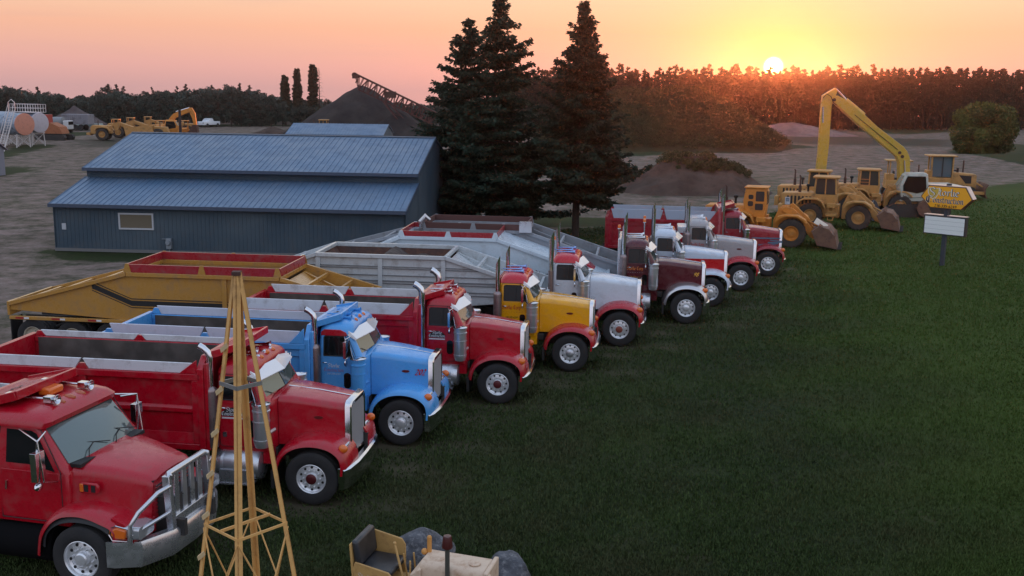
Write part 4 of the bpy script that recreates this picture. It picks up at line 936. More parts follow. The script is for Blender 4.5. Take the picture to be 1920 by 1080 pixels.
    # --- steps, tanks, air cleaners, stacks
    for s in (-1,1):
        b=MB(); x0,x1=c.get('tank',(-1.9,-.98)); cy=s*.86
        b.lathe([(.02,-.02),(.22,-.02),(.285,0),(.30,.03),(.30,x1-x0-.03),(.285,x1-x0),(.22,x1-x0+.02),(.02,x1-x0+.02)],c=(x0,cy,.66),axis='x',n=30)
        for k in (.2,.8):
            b.lathe([(.306,-.025),(.306,.025)],c=(x0+(x1-x0)*k,cy,.66),axis='x',n=30)
        b.box(x0+.1,x1-.1,cy-.36 if s<0 else cy+.1,cy-.1 if s<0 else cy+.36,.335,.365); b.box(x0+.15,x1-.15,cy+s*.31-.02,cy+s*.31+.02,.36,.62)
        b.tube([(x0+.3,cy,.95),(x0+.3,cy,1.01)],.05,12)
        b.build('fuel_tank',c.get('tankmat',ALU),t,ang=40)
        if c.get('cleaner',True):
            b=MB(); cy=s*1.10; cx=-.90
            b.lathe([(.05,.0),(.13,.02),(.155,.10),(.16,.12),(.16,.72),(.175,.73),(.175,.76),(.16,.77),(.16,.84),(.18,.85),(.18,.875),(.12,.90),(.0,.905)],c=(cx,cy,1.08),axis='z',n=26)
            for z in (1.25,1.62): b.lathe([(.168,-.012),(.168,.012)],c=(cx,cy,z),axis='z',n=26)
            b.tube([(cx,cy-s*.05,1.3),(cx+.12,s*.75,1.35)],.05,8)
            ac=b.build('air_cleaner',c.get('cleanmat',BRUSH),t,ang=40)
            b=MB(); b.lathe([(.184,0),(.184,.012),(.12,.035),(0,.04)],c=(cx,cy,1.955),axis='z',n=26); b.build('cap',CHROME,ac)
        b=MB(); sy=s*c.get('stack_y',1.08); sx=-1.90; top=c.get('stack_top',2.95); pr_=c.get('stack_r',.065)
        if c.get('muffler',True):
            b.lathe([(.04,0),(.115,.04),(.12,.07),(.12,1.15),(.115,1.2),(pr_,1.25)],c=(sx,sy,1.0),axis='z',n=20,mi=1)
        else: b.tube([(sx,sy,.95),(sx,sy,2.25)],.085,16,1)
        if c.get('curved',True):
            b.tube([(sx,sy,2.2),(sx,sy,top-.25),(sx,sy,top-.12),(sx-.03,sy,top-.03),(sx-.12,sy,top+.05),(sx-.2,sy,top+.09)],[pr_]*5+[pr_*1.08],16,0)
            b.lathe([(pr_*.9,0),(pr_*.2,.01)],c=(sx-.207,sy,top+.092),axis='x',n=12,mi=2)
        else:
            b.tube([(sx,sy,2.2),(sx,sy,top-.2)],pr_,16,0,cap=False)
            n=16; r1=[(sx+pr_*math.cos(2*math.pi*k/n),sy+pr_*math.sin(2*math.pi*k/n)) for k in range(n)]
            b.loft([[(x,y,top-.2) for x,y in r1],[(x,y,top+(x-sx)*2.2) for x,y in r1]],0,False,False)
        b.tube([(sx+.02,sy,1.9),(-1.84,s*.8,1.9)],.02,6,2)
        b.build('exhaust_stack',[CHROME,c.get('mufmat',MUF),BLACK],t,ang=40)
        # mirrors
        b=MB(); my=s*1.17
        b.box(-1.20,-1.14,my-.085,my+.085,1.98,2.36,0)
        b.box(-1.136,-1.130,my-.075,my+.075,1.99,2.35,1)
        b.lathe([(.02,-.02),(.075,.0),(.085,.03),(.08,.032),(0,.02)],c=(-1.18,my,1.86),axis='x',n=14)
        for z in (2.40,1.95): b.tube([(-1.17,my,z),(-1.10,s*.92,z+.03)],.012,6)
        b.tube([(-1.17,my,2.41),(-1.17,my,1.80)],.012,6); b.tube([(-1.09,my-s*.0,2.40),(-1.05,s*.98,1.9)],.011,6)
        b.tube([(-1.17,my,2.41),(-1.27,s*.93,2.45)],.012,6)
        b.build('mirror',[CHROME,GLASS],t,bevel=.008)
    # --- wheels
    for s in (-1,1): wheel(t,0,s*1.03,.525,.36 if body else .30,s,'steer',hub=c.get('hub'))
    rx=c.get('rear',(-4.6,-5.95))
    for x in rx:
        for s in (-1,1): wheel(t,x,s*1.07,.51,.27,s,'drive',dual=True)
    b=MB()
    for x in rx: b.tube([(x,-1,.51),(x,1,.51)],.08); b.ball((x,0,.55),.22)
    b.build('rear_axle',FRAME,t)
    # set the cab and what hangs on it back, lengthening the hood to match
    e=c.get('set_back',.08 if body is not None else .22)
    for ch in t.children:
        if ch.name.split('.')[0] in ('cab','roof','door','sun_visor','window_visor','exhaust_stack','mirror','air_cleaner','cowl','fuel_tank'): ch.location.x-=e
        if ch.name.split('.')[0]=='hood': k_=(1.25+e)/1.25; ch.scale.x=k_; ch.location.x=.53*(1-k_)
    return t
def rpolyyz(y0,y1,z0,z1,r):
    return [(a,b+(z0+z1)/2) for a,b in rrect(y0,y1,(z1-z0)/2,r,3)]

def dump_body(t,m,style='ribbed',L=4.8,x1=-2.12,z0=1.0,z1=2.45,board=.36,guard=True,guardm=None,boardm=None,inner=None,emblem=False,glen=.62):
    boardm=boardm or WHITEP; x0=x1-L; inner=inner or INNER
    root=empty('dump_body'); root.parent=t
    for s in (-1,1):
        b=MB(); 
        b.box(x0,x1,s*1.12,s*1.16,z0,z1); 
        b.box(x0,x1,s*1.10,s*1.25,z1-.13,z1)                     # top rail
        b.box(x0,x1,s*1.16,s*1.24,z0,z0+.12)
        for x in (x0+.09,x1-.09): b.box(x-.09,x+.09,s*1.16,s*1.235,z0+.12,z1-.13)
        if style=='ribbed':
            xm=(x0+x1)/2; b.box(xm-.07,xm+.07,s*1.16,s*1.225,z0+.12,z1-.13); zr=z0+(z1-z0)*.52
            b.prism([(s*1.16,zr+.09),(s*1.22,zr+.04),(s*1.22,zr-.04),(s*1.16,zr-.09)],x0+.18,xm-.07,'x'); b.prism([(s*1.16,zr+.09),(s*1.22,zr+.04),(s*1.22,zr-.04),(s*1.16,zr-.09)],xm+.07,x1-.18,'x')
            b.prism([(s*1.16,z0+.34),(s*1.235,z0+.12),(s*1.16,z0+.12)],x0+.18,x1-.18,'x')
        else:
            b.box(x0+.18,x1-.18,s*1.16,s*1.20,z1-.30,z1-.13); b.box(x0+.18,x1-.18,s*1.16,s*1.20,z0+.12,z0+.30)
        b.build('side_panel',m,root,bevel=.012)
        b=MB(); b.box(x0+.1,x1-.1,s*1.075,s*1.115,z0+.1,z1-.02); b.build('side_liner',inner,root)
        if board:
            # timber boards held in steel pockets
            ks=[x0+.10,(x0+x1)/2,x1-.15]
            for a,q in zip(ks,ks[1:]):
                bh=board-(.07 if s>0 else 0)
                b=MB(); b.prism([(a+.02,z1+bh),(q-.02,z1+bh),(q-.14,z1+.003),(a+.14,z1+.003)],s*1.15,s*1.20); b.build('side_board',boardm,root,bevel=.006)
            for k in ks:
                b=MB(); b.prism([(k-.13,z1+.002),(k+.13,z1+.002),(k+.05,z1+board*.55),(k-.05,z1+board*.55)],s*1.14,s*1.215); b.build('board_pocket',m,root,bevel=.006)
    b=MB(); b.box(x0,x1,-1.1,1.1,z0,z0+.1); b.build('floor',inner,root)
    b=MB()
    # front bulkhead, rising above the sides
    b.prism([(-1.25,z0),(1.25,z0),(1.25,z1+.1),(1.0,z1+board+.12),(-1.0,z1+board+.12),(-1.25,z1+.1)],x1-.06,x1+.06,'x')
    for s in (-1,1): b.prism([(x1-.06,z1),(x1-.42,z1),(x1-.06,z1+board+.08)],s*1.20,s*1.25); b.box(x1+.06,x1+.14,s*1.05,s*1.2,z0,z1+board)
    b.build('bulkhead',m,root,bevel=.012)
    b=MB(); b.prism([(-1.08,z0+.1),(1.08,z0+.1),(1.08,z1),(.95,z1+board),(-.95,z1+board)],x1-.075,x1-.065,'x'); b.build('bulkhead_liner',inner,root)
    b=MB(); b.box(x0-.06,x0,-1.25,1.25,z0-.05,z1+.05); b.box(x0-.12,x0-.06,-1.25,1.25,z1-.08,z1+.05); b.box(x0-.12,x0-.06,-1.25,1.25,z0,z0+.15)
    for y in (-1.15,-.4,.4,1.15): b.box(x0-.12,x0-.06,y-.06,y+.06,z0+.15,z1-.08)
    b.build('tailgate',m,root,bevel=.01)
    if guard:
        b=MB(); zt=z1+board+.12
        pl=[(x1+.04,-1.0),(x1+glen,-.72),(x1+glen,.72),(x1+.04,1.0)]
        def zz(x): return zt+(x-x1)*.26
        v=[(x,y,zz(x)) for x,y in pl]+[(x,y,zz(x)-.04) for x,y in pl]; b.add(v,[(0,1,2,3),(7,6,5,4),(0,4,5,1),(1,5,6,2),(2,6,7,3),(3,7,4,0)])
        for s in (-1,1): b.bar((x1+.04,s*1.0,zt-.02),(x1+glen,s*.72,zz(x1+glen)-.02),.05,.14)
        b.bar((x1+glen,-.72,zz(x1+glen)-.02),(x1+glen,.72,zz(x1+glen)-.02),.05,.14)
        g=b.build('cab_guard',guardm or m,root,bevel=.008)
        if emblem:
            q=MB(); n=20; cx,cy=x1+glen*.5,0; z=zz(cx)+.006
            for k in range(n):
                a0,a1=2*math.pi*k/n,2*math.pi*(k+1)/n
                P=lambda r,a:(cx+r*math.sin(a),cy-r*math.cos(a)*1.1,z+r*math.sin(a)*.26)
                q.add([P(.075,a0),P(.075,a1),P(.052,a1),P(.052,a0)],[(0,1,2,3)])
            for s in (-1,1): q.add([(cx-.015,cy+s*.08,z),(cx+.015,cy+s*.08,z+.003),(cx+.015,cy+s*.16,z+.003),(cx-.015,cy+s*.16,z)],[(0,1,2,3)])
            q.add([(cx-.09,cy-.012,z-.022),(cx+.09,cy-.012,z+.026),(cx+.09,cy+.012,z+.026),(cx-.09,cy+.012,z-.022)],[(0,1,2,3)])
            q.build('emblem',BLACK,g,smooth=False)
    b=MB()
    for s in (-1,1): b.box(x0+.1,x1-.1,s*.45-.05,s*.45+.05,z0-.14,z0)
    for k in range(9):
        x=x0+.3+(L-.6)*k/8; b.box(x-.04,x+.04,-1.1,1.1,z0-.08,z0-.002)
    b.build('subframe',FRAME,root)
    return root
def headache(t,m,dark=False,h=2.55):
    b=MB(); b.prism([(-.95,.98),(.95,.98),(.95,h-.25),(.75,h),(-.75,h),(-.95,h-.25)],-1.97,-1.90,'x'); b.build('cab_back_panel',m,t,bevel=.02).location.x=-.22
def deck(t,m=None):
    b=MB(); b.box(-3.6,-2.45,-.8,.8,.985,1.01)
    b.build('deck_plate',ALU,t)
    b=MB(); b.lathe([(.02,.16),(.5,.16),(.5,.2),(.02,.2)],c=(-5.2,0,.95),axis='z',n=24); b.box(-5.5,-4.9,-.4,.4,.98,1.12); b.build('fifth_wheel',FRAME,t)
    b=MB()
    for s in (-1,1): b.box(-6.9,-6.85,s*.75-.3,s*.75+.3,.3,.95)
    b.build('mud_flap',BLACK,t)
def beacon(t,x,y,z,h=.35,loc=None):
    b=MB(); b.tube([(x,y,z),(x,y,z+h)],.02,8,1); b.lathe([(.06,0),(.06,.02),(.05,.03)],c=(x,y,z+h),axis='z',n=14,mi=1); b.lathe([(.05,.0),(.052,.09),(.045,.11),(0,.115)],c=(x,y,z+h+.03),axis='z',n=14,mi=0)
    return b.build('beacon',[AMBER,CHROME],t)

RED=paint('red',(.42,.004,.016)); RED2=paint('bright_red',(.50,.006,.020),.2); REDD=paint('dark_red',(.30,.010,.022)); BLUE=paint('sky_blue',(.08,.34,.74),.15)
YEL=paint('yellow',(.78,.36,.004)); WHT=paint('white',(.60,.66,.74),.3); MAR=paint('maroon',(.085,.006,.013)); SIL=paint('silver',(.36,.34,.35)); PWHT=paint('pale_white',(.55,.62,.72),.3); REDW=paint('cherry',(.50,.008,.012),.15)
GOLD=mat('gold_leaf',(.75,.40,.06),rough=.4); BRED=mat('brick_red_letters',(.45,.03,.02),rough=.5); DTEAL=mat('stripe_blue',(.08,.17,.26),rough=.4)
# row of trucks, nearest first
T={}
t=conv_truck('dump_truck','red dump truck with long hood and white side boards, behind the yellow steel tower','dump truck',587,944,dict(set_back=.08,cab=RED,decal='construction',lampbody=CHROME,hub=mat('hub_red',(.10,.012,.016),rough=.4,metal=.3)),group=None)
dump_body(t,RED,'ribbed',board=.20,guardm=RED2,z1=2.52); T['red2']=t
t=conv_truck('dump_truck','sky blue dump truck with the red number 202 on its hood','dump truck',753,833,dict(set_back=.08,cab=BLUE,cleanmat=BLUE,decal='plain',deccol=mat('letter_red_blue',(.3,.15,.3),rough=.5),number='202',horn=BLUE,lampbody=BLUE,eyebrow=RED),group=None)
dump_body(t,BLUE,'smooth',z1=2.27,board=.28,boardm=mat('pale_board',(.55,.58,.68),rough=.5,dirt=((.3,.3,.33),.4,2)),guardm=BLUE,emblem=True); T['blue']=t
t=conv_truck('dump_truck','red dump truck between the sky blue dump truck and the yellow tractor unit','dump truck',933,756,dict(set_back=.08,cab=RED,decal='construction',hub=mat('hub_dark_red',(.10,.01,.015),rough=.5),mufmat=CHROME,muffler=False,stack_r=.085),group=None)
dump_body(t,RED,'smooth',board=.29,z1=2.24); T['red4']=t
t=conv_truck('semi_tractor','yellow tractor unit with red roof, red fenders and tall stacks','tractor unit',1068,695,dict(cab=YEL,roof=RED2,fender=RED,decal='corp',deccol=BRED,stack_top=3.15,curved=False,horn=mat('horn_blue',(.25,.38,.7),rough=.25,metal=.8),hub=ALU),group=None)
headache(t,REDD); deck(t); T['yel']=t
t=conv_truck('semi_tractor','white tractor unit with red roof and red fenders beside the yellow one','tractor unit',1160,648,dict(cab=WHT,roof=RED2,fender=RED,badge=False,stack_top=3.3,curved=False,muffler=False,stack_r=.08,hub=mat('hub_brown',(.25,.06,.04),rough=.5),horn=mat('horn_blue',(.25,.38,.7))),scale=1.04,group=None)
deck(t); beacon(t,-2.15,-.45,2.3,.55); beacon(t,-2.15,.1,2.3,.7); T['wh6']=t
t=conv_truck('semi_tractor','maroon tractor unit with bright metal fenders and gold lettering','tractor unit',1285,606,dict(cab=MAR,roof=MAR,fender=mat('polished_fender',(.6,.58,.58),rough=.3,metal=.9),decal='corp',deccol=mat('letter_orange',(.75,.22,.04),rough=.5),deccol2=WHITEP,deccol3=GOLD,badge=False,number='98',numcol=GOLD,stack_top=3.3,curved=False),scale=1.05,group=None)
deck(t); beacon(t,-2.3,-.75,2.1,.95); T['mar']=t
b=MB(); b.box(-2.32,-2.22,-1.0,1.0,.98,2.75); 
for k in range(6): b.box(-2.20,-2.16,-.9+.33*k,-.78+.33*k,1.0,2.7)
b.build('headache_rack',ALU,t,bevel=.02)
t=conv_truck('semi_tractor','white over red tractor unit with white fenders, between the maroon and the silver ones','tractor unit',1330,574,dict(cab=PWHT,lower=REDW,hood=PWHT,roof=PWHT,fender=PWHT,badge=False,stack_top=3.4,curved=False,visormat=ALU),scale=1.04,group=None)
deck(t); beacon(t,-2.45,-.45,2.4,.5); beacon(t,-2.45,.6,2.4,.5); T['wr8']=t
t=conv_truck('semi_tractor','silver grey tractor unit with red fenders','tractor unit',1387,545,dict(cab=SIL,fender=RED,decal='corp',deccol=BRED,deccol2=SIL,deccol3=SIL,stack_top=3.3,curved=False,visormat=ALU),scale=1.04,group=None)
deck(t); T['sil']=t
b=MB(); b.box(-2.5,-2.05,-.6,.6,2.15,2.40); b.build('tool_tray',ALU,t,bevel=.02)
t=conv_truck('dump_truck','red dump truck with blue hood stripes, farthest in the row of trucks','dump truck',1438,517,dict(set_back=.08,cab=REDD,stack_top=3.35,curved=False,muffler=False,stack_r=.08,visormat=ALU,cleanmat=CHROME),scale=1.04,group=None)
dump_body(t,REDD,'smooth',board=.40,boardm=mat('blue_grey_board',(.34,.40,.50),rough=.5,dirt=((.3,.3,.3),.4,2)),L=4.7,z1=2.3); T['red10']=t
b=MB()
b.prism([(-.68,1.58),(.55,1.58),(.50,1.52),(-.68,1.53)],-.70,-.60); b.v=[(x,-(.652-(x+.3)*.10)-(.004 if i%2 else 0)-.012*(1 if abs(y)>.65 else 0),z) for i,(x,y,z) in enumerate(b.v)]
b.build('hood_stripe',DTEAL,t,smooth=False)
for (xa,za,xb,zb) in ((.1,1.44,.62,1.40),(.0,1.34,.62,1.36),(-.4,1.24,.45,1.30)):
    b=MB(); b.add([(xa,-(.645-(xa+.3)*.10)-.012,za),(xb,-(.645-(xb+.3)*.10)-.012,zb),(xb,-(.645-(xb+.3)*.10)-.012,zb+.05),(xa,-(.645-(xa+.3)*.10)-.012,za+.05)],[(0,1,2,3)]); b.build('hood_stripe',DTEAL,t,smooth=False)
# tool hoist with red cover standing on the ground behind the maroon unit is a part of its deck
b=MB(); b.prism([(-4.5,1.02),(-4.0,1.75),(-3.3,1.8),(-2.9,1.45),(-2.9,1.02)],-.55,.1); b.build('deck_toolbox',RED,T['mar'],bevel=.03)
# ================================================================ sloped nose dump truck, lower left corner
def snub():
    P=at(160,1106); yw=R(-13); k=1.06; lx,ly=-.5*k,-1.15*k; off=Vector((math.cos(yw)*lx-math.sin(yw)*ly,math.sin(yw)*lx+math.cos(yw)*ly,0))
    t=empty('dump_truck',(P.x-off.x,P.y-off.y,0),yw,'red dump truck with sloping hood and silver bull bar, nearest to the camera','dump truck'); t.scale=(k,k,k)
    b=MB()
    for s in (-1,1): b.box(-7,.8,s*.43-.04,s*.43+.04,.72,.98)
    b.box(-.7,.6,-.45,.45,.6,1.3); b.tube([(-.5,-.95,.53),(-.5,.95,.53)],.07)
    b.build('chassis',FRAME,t)
    # hood: wide at the cowl, narrowing and dropping to the grille
    def hr(x,hwt,hwb,zt,zb,r=.16,crown=.05,n=6):
        pts=[(x,-hwb,zb),(x,-hwb+.0,zb+.04)]
        for i in range(n+1):
            a=R(180-90*i/n); pts.append((x,-hwt+r+r*math.cos(a),zt-r-crown+r*math.sin(a)))
        for k in (-.55,-.28,0,.28,.55): pts.append((x,hwt*k,zt-crown*(k/.8)**2*.7))
        for i in range(n+1):
            a=R(90-90*i/n); pts.append((x,hwt-r+r*math.cos(a),zt-r-crown+r*math.sin(a)))
        pts+=[(x,hwb,zb+.04),(x,hwb,zb)]
        return pts
    b=MB(); b.loft([hr(-.80,.88,.97,1.88,1.05),hr(-.55,.82,.95,1.87,1.05),hr(-.1,.74,.88,1.83,1.05),hr(.4,.65,.78,1.76,1.05),hr(.72,.60,.70,1.70,1.0,r=.14),hr(.84,.57,.64,1.63,.98,r=.12)])
    h=b.build('hood',RED,t,ang=40); h.scale.x=.70; h.location.x=-.24
    b=MB()
    for s in (-1,1):
        b.prism([(-.60,1.60),(-.20,1.60),(-.14,1.55),(-.14,1.47),(-.20,1.43),(-.60,1.43)],s*.86,s*.91)
    b.build('side_vent_frame',RED,h,bevel=.02)
    for s in (-1,1):
        for x in (-.44,-.27): b=MB(); b.box(x-.05,x+.05,s*.885,s*.915,1.46,1.57); b.build('side_vent',BLACK,h)
    b=MB()
    for s in (-1,1): b.box(-.60,-.51,s*.885,s*.918,1.45,1.58)
    b.build('side_marker',AMBER,h,bevel=.01)
    b=MB()
    for k in range(8):
        z=1.06+.06*k; b.box(.80,.87,-.52,.52,z,z+.026,0)
    b.box(.78,.835,-.54,.54,.99,1.58,1)
    b.build('grille',[CHROME,BLACK],t).location.x=-.49
    # cab
    def ring(z,x0,x1,hw,r): return [(x,y,z) for x,y in rrect(x0,x1,hw,r,5)]
    b=MB(); b.loft([ring(.90,-2.6,-.80,.98,.05),ring(1.0,-2.62,-.78,1.0,.06),ring(1.72,-2.62,-.78,1.0,.08),ring(1.82,-2.61,-.84,.99,.1),ring(2.40,-2.58,-1.28,.90,.12)])
    ca=b.build('cab',RED,t,ang=32)
    b=MB(); b.loft([ring(2.38,-2.62,-1.19,.94,.12),ring(2.46,-2.62,-1.16,.94,.16),ring(2.54,-2.58,-1.22,.88,.22),ring(2.60,-2.5,-1.32,.76,.25),ring(2.63,-2.3,-1.5,.5,.2)]); ro=b.build('roof',RED,t,ang=55)
    def wsx(z): return -.84-(z-1.82)*(.44/.58)
    b=MB(); rings=[]
    for k in range(9):
        y=-.86+1.72*k/8; c=.10*(1-(y/.86)**2)
        q=1-abs(y)*.06/.86
        z0,z1=1.86,2.36
        rings.append([(wsx(z0)+c+.02,y,z0),(wsx(z1)+c*.9+.02,y*q,z1),(wsx(z1)+c*.9-.1,y*q,z1+.0),(wsx(z0)+c-.1,y,z0)])
    b.loft(rings); b.build('windshield',WGLASS,ca,ang=60)
    b=MB()
    for y in (-.45,.25):
        b.tube([(-.72,y-.1,1.88),(-.80,y+.02,1.95),(-.86,y+.22,1.99)],.009,5); b.tube([(-.98,y-.12,2.07),(-.76,y+.5,1.93)],.008,5)
    b.box(-.84,-.66,-.85,.85,1.80,1.855)
    b.build('wiper',BLACK,ca)
    for s in (-1,1):
        def sy(z,o=0): return s*(1.0+o-max(0,z-1.74)*.15)
        def plate(mb,poly,o):
            n=len(poly); mb.add([(x,sy(z,o),z) for x,z in poly]+[(x,sy(z,o-.012),z) for x,z in poly],[tuple(range(n)),tuple(range(2*n-1,n-1,-1))]+[(i+n,(i+1)%n+n,(i+1)%n,i) for i in range(n)])
        b=MB(); plate(b,[(-1.94,.98),(-.98,.98),(-.93,1.1),(-.93,1.735),(-1.94,1.735)],.006); d=b.build('door',RED,t,bevel=.005)
        b=MB()
        outl=[(-1.96,.96),(-.95,.96),(-.90,1.1),(-.90,1.75),(-1.27,2.38),(-1.96,2.38)]
        for i in range(len(outl)):
            a=outl[i];q=outl[(i+1)%len(outl)]; b.tube([(a[0],sy(a[1],.003),a[1]),(q[0],sy(q[1],.003),q[1])],.008,4)
        b.build('door_seal',BLACK,d)
        b=MB(); plate(b,[(-1.84,1.84),(-1.45,1.84),(-1.0,1.76),(-1.33,2.30),(-1.42,2.34),(-1.84,2.34)],.01); w=b.build('window',GLASS,d,smooth=False)
        b=MB(); b.tube([(-1.84,s*1.02,1.55),(-1.84,s*1.035,1.42)],.014,6); b.build('handle',CHROME,d)
        # big mirror with tubular bracket
        b=MB(); my=s*1.27
        b.box(-1.12,-1.02,my-.10,my+.10,1.72,2.16,0); b.box(-1.126,-1.12,my-.085,my+.085,1.74,2.14,1)
        b.tube([(-1.07,my,2.16),(-1.05,my,2.32),(-1.15,s*.95,2.36)],.016,6); b.tube([(-1.05,my,2.32),(-1.6,s*.95,2.36)],.014,6); b.tube([(-1.05,my,2.32),(-.98,my,1.70),(-.95,s*1.02,1.62)],.014,6); b.tube([(-1.07,my,1.70),(-1.3,s*1.01,1.63)],.014,6)
        b.ball((-1.08,my,1.62),.09,n=12,sz=.75,sx=.6)
        b.build('mirror',[CHROME,GLASS],t,bevel=.02)
    for k,y in enumerate((-.6,-.25,0,.25,.6)):
        b=MB(); b.lathe([(.02,-.12),(.05,-.03),(.055,.05),(.03,.11),(0,.12)],c=(-1.42,y,2.60-y*y*.15),axis='x',n=12); b.build('marker_lamp',mat('lamp_brown',(.45,.10,.03),rough=.25,coat=.4),ro)
    b=MB(); b.box(-1.85,-1.62,-.17,.17,2.64,2.76); b.build('beacon',AMBER,ro,bevel=.03)
    for y in (-.42,.42):
        b=MB(); b.tube([(-2.15,y,2.68),(-1.4,y,2.69)],.02,8); b.lathe([(.02,-.1),(.03,0),(.07,.08),(.085,.1),(.07,.1),(.01,.0)],c=(-1.4,y,2.69),axis='x',n=12); b.box(-1.52,-1.38,y-.06,y+.06,2.64,2.74); b.box(-2.2,-2.1,y-.05,y+.05,2.62,2.74)
        b.build('air_horn',CHROME,ro,bevel=.01)
    # fenders, flared panels of the hood with dark inner lip
    A2=[(.20,.62),(.30,.82),(.12,.74),(.16,.98),(.06,1.12),(-.12,1.19),(-.32,1.25),(-.54,1.27),(-.80,1.23),(-1.0,1.12),(-1.15,.95),(-1.24,.76),(-1.28,.50)][2:]
    A3=[(x-.5,z) for x,z in [(.70,.64),(.66,.85),(.52,1.02),(.3,1.13),(0,1.17),(-.3,1.13),(-.52,1.02),(-.66,.85),(-.70,.64)]]
    for s in (-1,1):
        b=MB(); fender_mesh(b,A2,.50,1.22,s); b.prism([(.0,.98),(.04,.80),(.36,.80),(.36,1.02),(.2,1.12),(.0,1.19)],s*.55,s*1.14); f=b.build('fender',RED,t,ang=50)
        b=MB(); fender_mesh(b,A3,.60,1.19,s); b.build('fender_lining',mat('dark_plastic',(.03,.032,.036),rough=.6),f,ang=50)
        b=MB(); b.loft([[(x,s*(1.0+yy),z) for yy,z in rpolyyz(-.24*k,.20*k,1.0-.10*k,1.0+.11*k,.05)] for x,k in ((.56,.6),(.84,1),(.96,.9))]); hl=b.build('headlamp',LENS,t,ang=40); hl.location.x=-.48
        b=MB(); b.prism([(.50,.96),(.56,.90),(.74,.91),(.76,1.05),(.60,1.08),(.52,1.04)],s*1.14,s*1.21); b.build('turn_signal',AMBER,hl,bevel=.02)
        b=MB(); b.tube([(.47,s*1.19,.96),(.54,s*1.21,.88),(.78,s*1.20,.89),(.80,s*1.19,1.07),(.60,s*1.21,1.11),(.49,s*1.19,1.06),(.47,s*1.19,.96)],.012,6); b.build('lamp_bezel',CHROME,hl)
    # bull bar: plate bumper, upright slotted panel, side loops
    b=MB(); pl=[(.62,-1.24),(.98,-1.10),(1.22,-.6),(1.24,0),(1.22,.6),(.98,1.10),(.62,1.24)]
    b.loft([[(x-.16,y,.34),(x-.04,y,.34),(x,y,.44),(x,y,.68),(x-.03,y,.74),(x-.16,y,.74)] for x,y in pl],0)
    bm=b.build('bumper',ALU,t,ang=30); bm.location.x=-.50; bm.location.z=.12
    b=MB(); px=1.14
    W=.56; zb,zt=.74,1.58
    b.bar((px,-W,zb),(px-.05,-W,zt),.09,.12,up=(1,0,0)); b.bar((px,W,zb),(px-.05,W,zt),.09,.12,up=(1,0,0))
    b.tube([(px,-W,zt-.03),(px-.05,-W+.05,zt),(px-.05,W-.05,zt),(px,W,zt-.03)],.055,8)
    b.box(px-.04,px+.02,-W,W,zb,zb+.17)
    for k in range(4):
        y=-W+W*2*(k+1)/5; b.box(px-.06,px-.02,y-.06,y+.06,zb+.1,zt)
    for s in (-1,1):
        b.tube([(px,s*W,1.42),(px-.05,s*.82,1.40),(.95,s*1.12,1.20),(.86,s*1.20,1.02),(.84,s*1.20,.72)],.035,10)
        b.tube([(px,s*W,1.02),(.95,s*1.10,.92),(.86,s*1.19,.86)],.03,8)
    b.build('bull_bar',ALU,bm,bevel=.008,ang=40)
    for s in (-1,1):
        b=MB(); b.lathe([(.02,0),(.28,0),(.31,.03),(.31,.97),(.28,1.0),(.02,1.0)],c=(-2.1,s*.80,.56),axis='x',n=26); b.build('fuel_tank',mat('matt_black',(.006,.006,.007),rough=.9,spec=.1),t)
        wheel(t,-.5,s*1.03,.505,.38,s,'steer')
        for x in (-4.9,-6.25): wheel(t,x,s*1.07,.51,.27,s,'drive',dual=True)
    dump_body(t,RED,'ribbed',board=.2,x1=-2.95,z1=2.2,emblem=True,glen=1.15)
    return t
snub()
